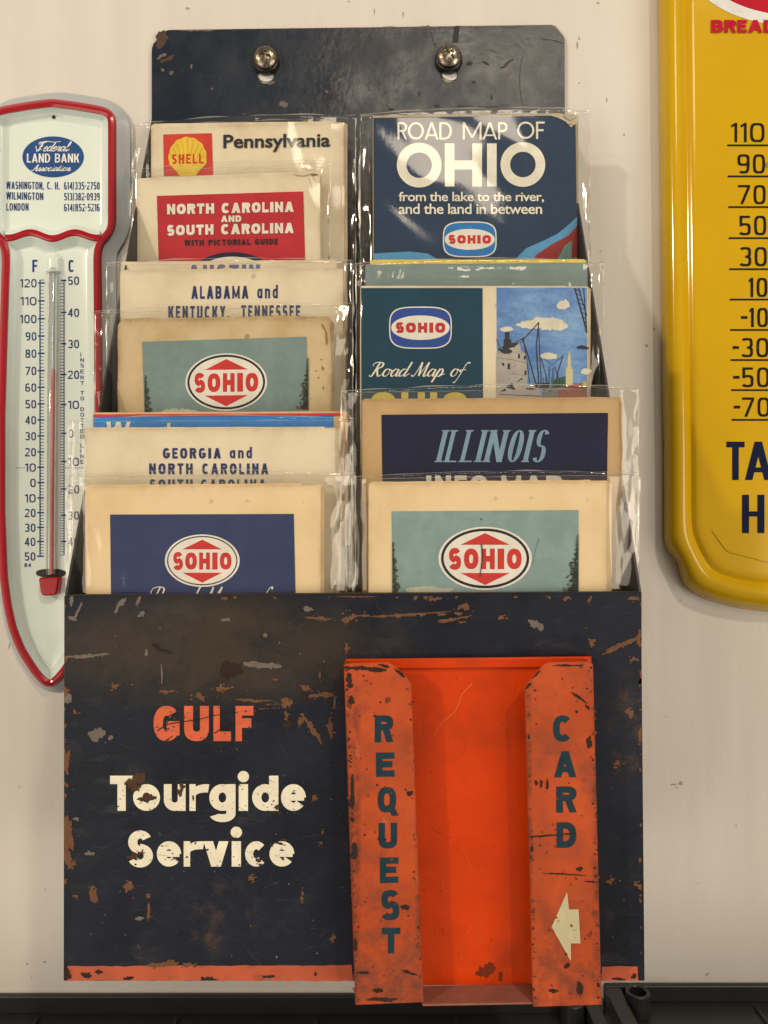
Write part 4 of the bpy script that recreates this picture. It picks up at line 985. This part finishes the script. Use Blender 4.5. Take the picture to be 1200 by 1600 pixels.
def right_column():
    m = Map('navy Ohio map with huge cream letters and a torn top corner', (583, 183), (900, 179), .4335, 400, paper('navy_cover_edge', c(196, 176, 140)), n=6, seed=11, bulge=.002)
    g = m.ink(); g.quad((583.5, 184), (899, 180), (903, 450), (584, 450), nx=14, ny=12); g.build('navy_panel', [ink('navy_cover_ink', c(40, 58, 78), .08, c(70, 84, 112), 40, .45)], m.b)
    g = m.ink(.0005); g.set(1, 0); 
    text(g, 'ROAD', 621, 706, 191, 218, 3.2, 3.0, gap=.05, rel=dict(R=.7, O=1.15, A=1.0, D=.9)); text(g, 'MAP', 723, 793, 191, 218, 3.2, 3.0, gap=.05, rel=dict(M=1.4, A=1.1, P=.7)); text(g, 'OF', 808, 851, 190, 217, 3.2, 3.0, gap=.1, rel=dict(O=1.4, F=.7))
    text(g, 'O', 620, 690, 223, 293, 15, 15); text(g, 'H', 695, 753, 224, 291.5, 15, 14); text(g, 'I', 761, 776, 224, 291.5, 15); text(g, 'O', 782, 852, 222, 292, 15, 15)
    inter(g, 'from the lake to the river,', 623, 850, 299, 314, off=.012, space=.94); inter(g, 'and the land in between', 623, 847, 317, 334, off=.012, space=.94)
    g.build('lettering', [CREAM], m.b)
    logo_shield(m, 692, 346, 776, 402, ink('blue_shield_ink', c(48, 118, 172), .1), I_RED)
    g = m.ink(.0004); g.set(1, 0); g.poly([(584, 396), (640, 393), (668, 396), (684, 405), (690, 420), (584, 420)]); g.poly([(902, 338), (890, 350), (870, 366), (845, 378), (822, 388), (806, 404), (806, 420), (902, 420)])
    g.set(2, 1); g.poly([(902, 352), (888, 368), (862, 382), (838, 398), (826, 420), (902, 420)]); g.set(3, 2); g.poly([(882, 384), (893, 376), (893, 402), (902, 402), (902, 420), (862, 420), (876, 396)])
    g.build('map_picture', [ink('pale_blue_ink', c(92, 150, 180), .15), ink('brick_red_ink', c(150, 52, 46), .15), ink('sea_green_ink', c(108, 136, 122), .3)], m.b)
    g = m.ink(.0006); g.set(1, 0); g.poly([(858, 180), (902, 179), (902, 192), (892, 199), (884, 190), (872, 184)]); g.poly(blob(893, 188, 10, 8, 20, .4)); g.set(2, 1); g.spline([(880, 181), (890, 188), (900, 184)], 1.6, .8); g.spline([(888, 194), (898, 196)], 1.2, .6)
    g.build('torn_corner', [ink('torn_paper', c(196, 176, 142), .4, c(130, 108, 78), 160), ink('torn_edge_brown', c(112, 88, 62), .2)], m.b)  # torn paper patch with darker brown lines along the tear
    m.sleeve(562, 922, 181, 173, 440, 1.9, seed=15, inner=.0019, slant=.55)
    m = Map('yellow edged map, only a thin strip showing behind a teal map', (578, 406), (915, 405), .4155, 300, ink('yellow_card', c(222, 190, 80), .15), n=2, seed=12)
    m = Map('pale green strip of card showing behind the ship picture map', (571, 415), (917, 412), .4035, 300, ink('pale_green_card', c(126, 140, 128), .35, c(190, 188, 164), 50), n=4, seed=13)  # stacked pale green sheets forming the strip above the ship picture
    m = Map('dark teal Ohio map with a harbour ship picture on its right', (563, 449), (919, 449), .388, 330, PAPER2, n=6, seed=14, bulge=.001)
    g = m.ink(); g.quad((564, 450), (754, 450), (755, 680), (565, 680)); g.build('teal_panel', [ink('deep_teal_ink', c(18, 62, 76), .12, c(56, 100, 104), 40, .5)], m.b)
    g = m.ink(); g.quad((776, 449.5), (917, 449.5), (918, 680), (777, 680)); 
    t = NT('painted_sky_ink'); k = t.mix(t.ramp(t.noise(45, 8, .7, t.mapped((.6, 1, 1.4))), .35, .72), c(72, 116, 168), c(136, 170, 196)); k = t.mix(t.ramp(t.noise(500, 3), .5, .7, 0, .3), k, c(60, 96, 140))
    sky_ink = t.done(k, .5)
    g.set(1, 1)
    for a in ((880, 477, 11, 6), (884, 474, 6, 5), (836, 507, 30, 7), (858, 506, 22, 9), (872, 510, 16, 6), (792, 514, 10, 4), (858, 556, 15, 5), (915, 580, 8, 5), (843, 503, 12, 7)): g.poly(blob(*a, 0, .25))
    g.set(2, 2)     # ship
    g.poly([(776, 552), (780, 546), (797, 543), (812, 536), (814, 548), (822, 552), (824, 585), (824, 600), (842, 603), (846, 618), (850, 660), (776, 660)])
    g.set(3, 3)
    for x, y in ((786, 571), (795, 572), (803, 576)): g.rect(x - 2, y - 4, x + 2, y + 5, nx=1, ny=1)
    for x, y in ((811, 556), (820, 559), (821, 582)): g.rect(x - 1.6, y - 3, x + 1.6, y + 4, nx=1, ny=1)
    g.poly(blob(803, 593, 14, 3)); g.poly([(786, 600), (800, 598), (806, 610), (792, 606)]); g.poly(blob(790, 548, 12, 4, 8)); g.rect(789, 519, 796, 531, nx=1, ny=1); g.rect(787, 530, 799, 540, nx=1, ny=1); g.poly(blob(797, 540, 14, 3, -14))
    for L, w in (([(842, 503), (838, 540), (842, 600)], 1.6), ([(841, 505), (844, 560), (846, 602)], 1.2), ([(842, 504), (822, 526), (796, 540)], 1.2), ([(816, 528), (828, 565), (838, 602)], 1.6), ([(818, 528), (824, 570), (828, 600)], 1.0), ([(846, 560), (852, 582), (856, 600)], 1.2), ([(880, 555), (872, 580), (868, 604)], 1.4), ([(866, 572), (872, 588), (876, 604)], 1.0), ([(850, 560), (862, 570), (880, 556)], .8), ([(858, 572), (858, 604)], 1.2), ([(864, 575), (864, 604)], 1.0), ([(776, 530), (782, 545)], 1.2), ([(842, 503), (820, 528), (812, 536)], .8)): g.line(L, w)
    g.rect(836, 598, 858, 606, nx=1, ny=1)
    for yy in (562, 583): g.line([(777, yy - 3), (800, yy), (823, yy + 5)], .6, .4)
    for x in range(779, 823, 4): g.line([(x, 549 - abs(x - 800) * .05), (x, 553)], .4)
    for x in (849, 853, 862, 870, 874, 878): g.line([(x, 586 + (x * 7) % 9), (x, 606)], .8, .6)
    g.line([(776, 616), (846, 619)], 1.2); g.line([(848, 604), (917, 606)], .8); g.poly(blob(785, 609, 6, 2.6, 10)); g.poly(blob(829, 608, 8, 1.6, 4))
    for i in range(26): g.poly(blob(R.uniform(848, 915), R.uniform(601, 616), R.uniform(.6, 2.2), R.uniform(.4, 1.0), 0, .5))
    g.line([(898, 450), (912, 500), (917, 520)], 2.2); g.line([(904, 450), (917, 494)], 1.6); g.line([(912, 450), (917, 520)], 1.6)
    for y in range(452, 515, 7): g.line([(899 + (y - 450) * .26, y), (908 + (y - 450) * .16, y + 4)], .9)
    g.poly(blob(910, 543, 9, 3, 6))
    g.set(2, 4); g.poly([(884, 604), (884, 576), (887, 572), (887, 560), (889.5, 548), (892, 560), (892, 572), (895, 578), (895, 604)])
    g.set(2, 5); g.poly([(862, 606), (866, 592), (884, 588), (884, 606)]); g.set(2, 6); g.rect(880, 599, 917, 612, nx=2, ny=1); g.rect(870, 608, 917, 660, nx=2, ny=1)
    g.set(2, 7); g.rect(848, 606, 872, 640, nx=1, ny=1); g.set(3, 8); g.rect(910, 596, 917, 604, nx=1, ny=1)
    g.build('harbour_picture', [sky_ink, ink('cloud_ink', c(222, 206, 172), .2, c(180, 180, 180), 120), ink('ship_white_ink', c(178, 164, 146), .3, c(140, 122, 104), 120), ink('ship_dark_ink', c(56, 52, 54), .2), ink('tower_cream_ink', c(216, 200, 140), .2), ink('dock_green_ink', c(58, 96, 70), .2), ink('dock_red_ink', c(150, 84, 66), .3), ink('dock_grey_ink', c(120, 116, 110), .3), ink('dock_yellow_ink', c(206, 178, 60), .2)], m.b)
    logo_shield(m, 608, 479, 706, 545, ink('royal_blue_ink', c(46, 74, 140), .12), ink('logo_text_red', c(196, 50, 52), .1))
    g = m.ink(.0005); g.set(1, 0); script(g, 'Road Map of', 577, 733, 566, 588, 3.0, 1.1); g.build('lettering', [CREAM], m.b)
    g = m.ink(.0005); g.set(1, 0); text(g, 'OHIO', 579, 731, 613, 650, 11, 10, n=2.4, gap=.22); g.build('lettering', [ink('yellow_title_ink', c(214, 184, 74), .2)], m.b)
    m.sleeve(556, 944, 414, 410, 690, 1.5, seed=17)
    m = Map('brown bordered Illinois map with a navy title panel', (566, 626), (968, 623), .3535, 300, PAPER4, n=6, seed=15, spread=2.0, bulge=.001)
    g = m.ink(); g.quad((596, 648), (950, 645), (948, 790), (598, 790)); g.build('navy_panel', [ink('ink_blue_panel', c(18, 24, 52), .12, c(46, 58, 84), 40, .45)], m.b)
    g = m.ink(.0005); g.set(1, 0); text(g, 'ILLINOIS', 681, 849, 672, 722, 7.6, 2.2, gap=.115, slant=.24, serif=6.0, n=2.3, rel=dict(L=.95, N=1.45, O=1.1, S=1.0)); g.build('lettering', [ink('pale_teal_lettering', c(126, 150, 158), .15)], m.b)
    g = m.ink(.0005); g.set(1, 0); text(g, 'INFO-MAP', 666, 878, 743, 772, 8, 7, gap=.2, n=2.5, rel={'-': .4}); g.build('lettering', [CREAM], m.b)
    m.sleeve(533, 998, 613, 606, 930, 1.1, seed=19)
    m = Map('cream map with a grey green panel and pen-marked oval emblem, front row', (576, 756), (948, 753), .3385, 260, PAPER, n=8, seed=16, spread=3.2, rag=.6, rnd=6, th=.0007)
    g = m.ink(); g.quad((612, 799), (904, 797), (904, 980), (614, 980)); g.build('picture_panel', [ink('pale_sage_panel_ink', c(136, 154, 142), .3, c(168, 176, 158), 60)], m.b)
    logo_oval(m, 758, 872.5, 73, 49.5, 4.2, white=.945)
    conifers(m, [(613, 846, 940, 17, 1), (904, 832, 925, 26, -1)], I_TREE)
    g = m.ink(.0004); g.poly(blob(672, 922, 36, 6)); g.build('cloud_picture', [I_CLOUD], m.b)
    g = m.ink(.00095); g.set(1, 0); g.spline([(752, 850), (754, 868), (752, 884), (750, 901)], 1.8, 1.2); g.set(0, 0); g.spline([(842, 842), (836, 862), (832, 884)], .7, .5); g.poly(blob(752, 811, 1.2, 1.2)); g.build('pen_mark', [M_BLACK], m.b)
    m.sleeve(540, 1000, 748, 741, 1000, 1.0, seed=21)
right_column()

# ------------------------------------------------------------------ white thermometer on the left
def resample(pts, step):
    out = []
    for (x0, y0), (x1, y1) in zip(pts, pts[1:] + pts[:1]):
        L = math.hypot(x1 - x0, y1 - y0); n = max(1, int(L / step))
        out += [(x0 + (x1 - x0) * i / n, y0 + (y1 - y0) * i / n) for i in range(n)]
    return out
def smooth(pts, it):
    for _ in range(it):
        n = len(pts); pts = [((pts[i - 1][0] + 2 * pts[i][0] + pts[(i + 1) % n][0]) / 4, (pts[i - 1][1] + 2 * pts[i][1] + pts[(i + 1) % n][1]) / 4) for i in range(n)]
    return pts
def offset(pts, k):
    n = len(pts); out = []
    for i in range(n):
        ax, ay = pts[i - 1]; bx, by = pts[(i + 1) % n]; dx, dy = bx - ax, by - ay; L = math.hypot(dx, dy) or 1
        out.append((pts[i][0] + dy / L * k, pts[i][1] - dx / L * k))
    return out
def ringed(name, loops, fmat, mats, parent, cap=True):
    """loops: list of (points, depth) of equal length, outside first; last one is capped"""
    V = []; Fc = []; FM = []; n = len(loops[0][0])
    for pts, d in loops: V += [at(x, y, d) for x, y in pts]
    for j in range(len(loops) - 1):
        for i in range(n):
            a = j * n + i; b = j * n + (i + 1) % n
            Fc.append((a, b, b + n, a + n)); FM.append(fmat[j])
    if cap:
        k = (len(loops) - 1) * n
        for t in tessellate_polygon([[(x, y, 0) for x, y in loops[-1][0]]]): Fc.append(tuple(k + i for i in t)); FM.append(fmat[-1])
    return mk(name, V, Fc, mats, parent, fmat=FM, autosmooth=.75)

M_WHITE = paint('white_enamel', c(224, 225, 212), .20, .02, 20, coat=.2)
M_GREY = paint('grey_white_enamel', c(178, 174, 162), .35, .03, 20)
M_REDRIM = paint('red_enamel', c(166, 6, 26), .22, .05, 30, coat=.12)
I_BLUE = ink('blue_scale_ink', c(44, 62, 104), .08)

th1 = thing('wall_thermometer', 'white metal thermometer with a red raised border and blue scales', 'thermometer', at(80, 1080, .466))
def mirror(right, cx=80): return right + [(2 * cx - x, y) for x, y in reversed(right)]
# rim centre line, right half from the peak down to the tip
RIM = [(81, 158), (120, 163), (166, 171), (176, 176), (178, 188), (178, 300), (178, 352), (175, 364), (164, 374), (157, 384), (155, 400), (156, 500), (157, 650), (156, 800), (152, 900), (146, 946), (137, 985), (124, 1017), (103, 1050), (88, 1068), (78, 1073)]
def both(rt):
    lt = []
    for x, y in reversed(rt):
        cx = 81 if y < 400 else 81 - 3.5 * (min(1, (y - 400) / 300))
        lt.append((2 * cx - x, y))
    return rt + lt
outl = smooth(resample(both(RIM), 6), 2)
# in photo coordinates y grows downward, so offset() with + goes outward for this winding
DR = .4605
Q_ = DR / .4695
def wallward(pts): return [(600 + (x - 600) * Q_, 800 + (y - 800) * .993) for x, y in pts]
body_loops = [(wallward(smooth(offset(outl, 19), 5)), .4695), (wallward(smooth(offset(outl, 17.5), 5)), .4672), (smooth(offset(outl, 4), 1), DR + .0030), (outl, DR), (offset(outl, -4), DR - .0006), (offset(outl, -8), DR), (offset(outl, -9.5), DR + .0015)]
rim_in = offset(outl, -9.5)
b1 = ringed('body', body_loops[:3], [0, 0], [M_GREY], th1, cap=False)
b2 = ringed('red_border', body_loops[2:], [0, 0, 0, 0], [M_REDRIM], th1, cap=False)
face = ringed('face', [(rim_in, DR + .0015), (offset(outl, -12), DR + .0035), (offset(outl, -17), DR + .0055), (offset(outl, -21), DR + .006)], [0, 0, 0, 0], [M_WHITE], th1)
DFc = DR + .006
# the red ridge across the neck with its wavy lower edge
rid = []
xs = [8 + i * 4 for i in range(38)]
def wav(x): 
    u = (x - 82) / 70
    return 370 + 5 * math.cos(u * 2 * math.pi) * (1 - .2 * abs(u)) - 2
s = Solid(); V = []
prof = [(-13, DFc + .0003), (-9, DR + .0022), (-5.5, DR + .0004), (0, DR - .0004), (5.5, DR + .0004), (9, DR + .0022), (22, DFc + .0003)]
for dy_, d in prof: V += [at(x, wav(x) + dy_, d) for x in xs]
nn = len(xs); Fc = []; FM = []
for j in range(len(prof) - 1):
    for i in range(nn - 1): Fc.append((j * nn + i, j * nn + i + 1, (j + 1) * nn + i + 1, (j + 1) * nn + i)); FM.append(0 if 2 <= j <= 3 else 1)
mk('cross_ridge', V, Fc, [M_REDRIM, M_WHITE], th1, fmat=FM, autosmooth=.9)

g = Ink(DFc, .0002); g.disc(83, 245, 48, 32)
g.build('oval_emblem', [ink('blue_oval_ink', c(50, 80, 122), .06)], face)
g = Ink(DFc, .00045); script(g, 'Federal', 56, 112, 222, 236, 2.0, 1.1, slant=.4); text(g, 'LAND BANK', 42, 124, 240, 254, 2.4, 1.9, gap=.1, n=2.1); script(g, 'Association', 50, 114, 257, 267, 1.7, 1.0, slant=.4)
g.spline([(62, 226), (70, 221), (84, 222), (95, 221)], 1.2, .8); g.spline([(56, 228), (58, 234), (66, 233)], 1.2, .8)
g.build('lettering', [ink('white_ink', c(232, 234, 232), .05)], face)
g = Ink(DFc, .0002)
for s_, y in (('WASHINGTON, C. H.', 295), ('WILMINGTON', 311.5), ('LONDON', 329)):
    text(g, s_, 10, {'W': 93, 'L': 44.5}[s_[0]] if s_[1] != 'I' else 67.5, y - 11.5, y, 1.55, 1.6, n=3, gap=.11, dy=1 if len(s_) > 8 else 0)
for s_, y in (('614/335-2750', 296), ('513/382-0939', 313), ('614/852-5216', 330)): text(g, s_, 100, 155.5, y - 11.5, y, 1.35, 1.4, n=3, gap=.10, rel={'1': .5, '/': .5, '-': .45})
text(g, 'F', 50.5, 58.5, 406, 425, 3.0, 2.8); text(g, 'C', 107, 115.5, 406, 425, 2.8, 2.8, n=3)
ys = [442, 470, 498, 525, 552, 579, 605, 631, 656, 681, 706, 730, 754, 778, 801, 824, 846, 869]; nums = ['120', '110', '100', '90', '80', '70', '60', '50', '40', '30', '20', '10', '0', '10', '20', '30', '40', '50']
for k, (y, s_) in enumerate(zip(ys, nums)):
    xr_ = 57 - k * .12; text(g, s_, xr_ - 8.4 * len(s_), xr_, y - 6, y + 7, 1.8, 1.8, n=2.8, gap=.17, rel={'1': .5})
    g.rect(59.5 - k * .1, y - 1.1, 70 - k * .1, y + 1.1, nx=1, ny=1)
    if k < 17:
        for j in range(1, 5): yy = y + (ys[k + 1] - y) * j / 5; g.rect(62, yy - .45, 68.5, yy + .45, nx=1, ny=1)
g.rect(61.5, 437, 63.3, 869, nx=1, ny=20); g.rect(62, 437, 69, 438, nx=1, ny=1)
yc = [438, 488, 537, 585, 632, 677, 721, 764, 805, 846]; nc = ['50', '40', '30', '20', '10', '0', '10', '20', '30', '40']
for k, (y, s_) in enumerate(zip(yc, nc)):
    text(g, s_, 106, 106 + 8.6 * len(s_), y - 6, y + 7, 1.8, 1.8, n=2.8, gap=.17, rel={'1': .5})
    g.rect(95, y - 1.1, 103.5, y + 1.1, nx=1, ny=1)
    if k < 9:
        for j in range(1, 10): yy = y + (yc[k + 1] - y) * j / 10; g.rect(93.8, yy - .42, 100, yy + .42, nx=1, ny=1)
for yy in (850, 854, 858, 862, 867): g.rect(93.8, yy - .42, 100, yy + .42, nx=1, ny=1)
g.rect(99.3, 438, 100.6, 867, nx=1, ny=20)
for s_, y in zip('INSERTTODOTTEDLINE', (554, 562.5, 571, 580.5, 590, 598.5, 614, 622.5, 639.5, 648, 656.5, 665, 673.5, 682, 696, 704.5, 713, 721.5)): text(g, s_, 125.5, 131, y - 3, y + 3, 1.0, .9, n=2.5)
for i in range(5): g.rect(25 + i * 3, 730.4, 26.4 + i * 3, 731.6, nx=1, ny=1)
for i in range(10): g.rect(102 + i * 3, 730.4, 103.4 + i * 3, 731.6, nx=1, ny=1)
text(g, '84', 38, 48, 880, 886, 1.2, 1.1, n=2.4)
g.build('scale', [I_BLUE], face)
# embossed bump at the top, glass tube with red spirit, slot and red cap
s = Solid(); p0 = at(83.5, 398, DFc); k = DFc / F
V = []; 
for i in range(25):
    a = math.pi * i / 24
    for r, hh in ((11.5, 0), (9.5, .0016), (7, .0028), (5, .003)): V.append(at(83.5 + r * math.cos(a), 405 - r * math.sin(a), DFc - hh))
Fc = [(i * 4 + j, i * 4 + j + 1, i * 4 + j + 5, i * 4 + j + 4) for i in range(24) for j in range(3)]
V2 = [at(83.5 + x, 424, DFc - hh) for x, hh in ((11.5, 0), (9.5, .0016), (7, .0028), (5, .003), (-5, .003), (-7, .0028), (-9.5, .0016), (-11.5, 0))]
b0 = len(V); V += V2
for j in range(3): Fc.append((j, j + 1, b0 + j + 1, b0 + j)); Fc.append((96 + j, 96 + j + 1, b0 + 7 - j - 1, b0 + 7 - j))
Fc.append(tuple([i * 4 + 3 for i in range(25)] + [b0 + 4, b0 + 3]))
mk('tube_socket', V, Fc, [M_WHITE], face, autosmooth=.8)
def rod(name, x0, y0, x1, y1, d, r_px, mat, parent, n=20):
    A_, B_ = at(x0, y0, d), at(x1, y1, d); r = r_px * d / F; V = []
    prof = [(0, -.6), (.6, -.45), (1, 0)]
    rings = [(A_ + Vector((0, 0, r * .9)), .05), (A_ + Vector((0, 0, r * .6)), .7), (A_, 1), (B_, 1)]
    for P_, q in rings:
        for i in range(n): a = 2 * math.pi * i / n; V.append(P_ + Vector((r * q * math.cos(a), r * q * math.sin(a), 0)))
    Fc = [(j * n + i, j * n + (i + 1) % n, (j + 1) * n + (i + 1) % n, (j + 1) * n + i) for j in range(3) for i in range(n)]
    return mk(name, V, Fc, mat, parent, smooth=True)
t = NT('clear_glass'); tr = t.n('BsdfTransparent'); tr.inputs[0].default_value = (.93, .93, .93, 1); gl = t.n('BsdfGlossy'); gl.inputs['Roughness'].default_value = .05
lw = t.n('LayerWeight'); lw.inputs[0].default_value = .35; mx = t.n('MixShader'); t.l(lw.outputs['Facing'], mx.inputs[0]); t.l(tr.outputs[0], mx.inputs[1]); t.l(gl.outputs[0], mx.inputs[2]); t.l(mx.outputs[0], t.out.inputs[0])
tube = rod('glass_tube', 83.5, 424, 80, 898, DFc - .0026, 7.2, t.m, th1)
rod('spirit_column', 83.0, 578, 80.5, 897, DFc - .0026, 3.0, paint('red_spirit', c(206, 120, 108), .3), tube)
rod('bore', 83.9, 428, 83.0, 577, DFc - .0026, 2.4, paint('grey_bore', c(186, 188, 180), .3), tube)
g = Ink(DFc, .0002); g.disc(79.5, 895.5, 23.5, 6.8, n=2.4); g.build('slot', [paint('dark_slot', c(40, 38, 32), .7)], face)
s = Solid(); a_ = [(59.5, 903), (92.5, 902), (88.5, 927), (85, 930.5), (67, 931), (63, 928)]
cap = plate('bulb_cap', [(x, y, DFc - .0065) for x, y in a_], .0058, M_REDRIM, th1, bev=.0008)
g = Ink(DFc, .0002); g.disc(84, 183, 3.0, 3.0); g.build('nail_hole', [paint('dark_hole', c(46, 44, 38), .6)], face)

# ------------------------------------------------------------------ yellow thermometer on the right
th2 = thing('wall_thermometer', 'large yellow metal advertising thermometer with black figures and a dented corner', 'thermometer', at(1250, 955, .466))
LE = [(1027, -340), (1027.5, 0), (1031, 300), (1034, 560), (1036.5, 700), (1037, 846), (1040, 856), (1048, 868), (1057, 876), (1060, 884), (1061, 898), (1066, 912), (1080, 925), (1110, 939), (1150, 950), (1200, 956.5), (1260, 957)]
RT = [(1330, 954), (1380, 941), (1420, 912), (1446, 870), (1456, 810), (1458, 600), (1459, 0), (1460, -340), (1450, -390), (1420, -430), (1370, -455), (1245, -470), (1117, -455), (1067, -430), (1037, -390)]
yo = smooth(resample(LE + RT, 5), 2)
sgn = -1
def off2(k): return smooth(offset(smooth(yo, int(abs(k) * .9)), k), 1)
test = offset(yo, 10); 
if abs(sum(a[0] * b[1] - b[0] * a[1] for a, b in zip(test, test[1:]))) > abs(sum(a[0] * b[1] - b[0] * a[1] for a, b in zip(yo, yo[1:]))): inn = -1
else: inn = 1
DY = .4545
M_YEL = paint('yellow_enamel', c(206, 156, 0), .12, .03, 20, spec=.5)
prof = [(0, .4698), (1.0, .4665), (4, .4625), (9, .4588), (16, .4560), (24, .4545), (31, .4542), (36, .4550), (40, .4570), (43, .4578), (46, .4572), (50, .4560), (55, .4555), (62, .4556), (72, .4556)]
loops_ = [(off2(inn * k_), d_) for k_, d_ in prof]
cxy = (1245, 240)      # run the last ring in to the middle, so the face is one shallow sheet
for f_ in (.9, .6, .3, .02): loops_.append(([(cxy[0] + (x - cxy[0]) * f_, cxy[1] + (y - cxy[1]) * f_) for x, y in loops_[len(prof) - 1][0]], .4556))
ybody = ringed('body', loops_, [0] * len(loops_), [M_YEL], th2)
DYF = .4556
M_FIG = ink('black_figures', c(34, 30, 24), .05); M_REDT = ink('red_sign_ink', c(186, 28, 44), .05)
g = Ink(DYF, .0002); g.set(0, 0); g.disc(1245, -60, 172, 101, seg=80, rings=8); g.set(1, 1); g.disc(1245, -60, 150, 84, seg=80, rings=8)
g.build('oval_emblem', [ink('white_sign_ink', c(226, 216, 200), .05), M_REDT], ybody)
g = Ink(DYF, .0005); text(g, 'BREAD', 1111, 1212, 31, 51, 6.3, 5.2, n=2.6, gap=.08, rel=dict(A=1.2)); g.build('lettering', [M_REDT], ybody)
g = Ink(DYF, .0002)
rows = [('110', 192, 222, 227), ('90', 241, 271, 275.5), ('70', 289, 319, 323.5), ('50', 337, 367.5, 372), ('30', 386, 416, 420.5), ('10', 434, 464, 468), ('-10', 481, 511, 515.5), ('-30', 528, 558, 562.5), ('-50', 574, 605, 609.5), ('-70', 621, 651, 656)]
for k, (s_, a, b, y) in enumerate(rows):
    xr_ = 1194.5 + k * .9; dg = s_.replace('-', '')
    w_ = {'110': 52, '10': 29}.get(dg, 43); text(g, dg, xr_ - w_, xr_, a, b, 4.2, 3.6, n=3.4, gap=.18, rel={'1': .42})
    if '-' in s_: g.rect(xr_ - w_ - 13, (a + b) / 2 - 2.2, xr_ - w_ - 3, (a + b) / 2 + 2.2, nx=1, ny=1)
    x_ = 1136.5 + k * .75; g.rect(x_, y - 1.4, 1225, y + 1.4, nx=6, ny=1)
g.build('scale', [M_FIG], ybody)
g = Ink(DYF, .0002); text(g, 'T', 1135, 1163.5, 690, 750, 11.5, 9); text(g, 'A', 1164, 1206, 690, 750, 11, 9); text(g, 'H', 1159.5, 1194.5, 773, 833, 11, 8)
g.build('lettering', [ink('navy_sign_ink', c(22, 30, 52), .05)], ybody)
g = Ink(DYF, .0002); g.disc(1199, 258, 3.4, 4.2); g.build('screw_dot', [paint('brass_dot', c(150, 116, 60), .3)], ybody)
yt = rod('glass_tube', 1246, 190, 1246, 668, DYF - .003, 7.0, tube.data.materials[0], th2); rod('spirit_column', 1246, 330, 1246, 667, DYF - .003, 2.6, paint('red_spirit_line', c(190, 50, 50), .3), yt)
g = Ink(.4556, .00025); g.spline([(1112, 829), (1124, 846), (1136, 861), (1150, 866), (1170, 871), (1200, 879)], .9, .6); g.build('scratch', [ink('brown_scratch', c(140, 100, 10), .1)], ybody)

# ------------------------------------------------------------------ black trays along the bottom
M_TRAY = paint('black_plastic', c(36, 35, 33), .38, .12, 60, bump=.15)
def tray(label, x0, x1, zr, zf, y_front, cups, ribs, back_t=.004, rim=.0095, yback=-.0005):
    o = thing('parts_tray', label, 'tray', ((x0 + x1) / 2, (yback + y_front) / 2, zf - .012), 'black trays under the rack')
    s = Solid()
    yb_ = yback
    # shell: back wall, two end walls with wide rims, front wall and floor
    s.box(x0, x1, yb_ - back_t, yb_, zf - .012, zr)
    s.box(x0, x0 + rim, y_front, yb_ - back_t - .0001, zf - .012, zr - .0004); s.box(x1 - rim, x1, y_front, yb_ - back_t - .0001, zf - .012, zr - .0004)
    s.box(x0 + rim + .0001, x1 - rim - .0001, y_front, y_front + .004, zf - .012, zr - .001)
    ob = s.build('tray_shell', M_TRAY, o, auto=.3); bevel(ob, .0012, 3)
    s = Solid(); s.box(x0 + rim + .0001, x1 - rim - .0001, y_front + .0041, yb_ - back_t - .0001, zf - .003, zf)
    bevel(s.build('tray_floor', M_TRAY, o, auto=.3), .0008, 2)
    for x in ribs:
        s = Solid(); s.box(x - .001, x + .001, y_front + .006, yb_ - back_t - .006, zf + .0001, zf + .0016); s.build('rib', M_TRAY, o, auto=.3)
    for x, y, r in cups:
        s = Solid(); zt_ = zr + .003
        s.lathe(x, 0, [(r, zf + .0002), (r, zt_), (r - .0005, zt_ + .0005), (r - .0018, zt_ + .0005), (r - .0022, zt_), (r - .0022, zf + .006), (.0001, zf + .006)], 40, 'z', y); s.build('peg_socket', M_TRAY, o)
    return o
tray('long black plastic tray along the wall under the rack, with a corner socket', -.42, .1293, -.2930, -.3035, -.16, [(.1117, -.0145, .0068)], [-.207, -.124, -.0405, .043])
tray('black plastic tray under the yellow thermometer, corner socket open at its back', .1337, .44, -.2868, -.2965, -.16, [(.1500, -.0150, .0070)], [.222, .30, .38])
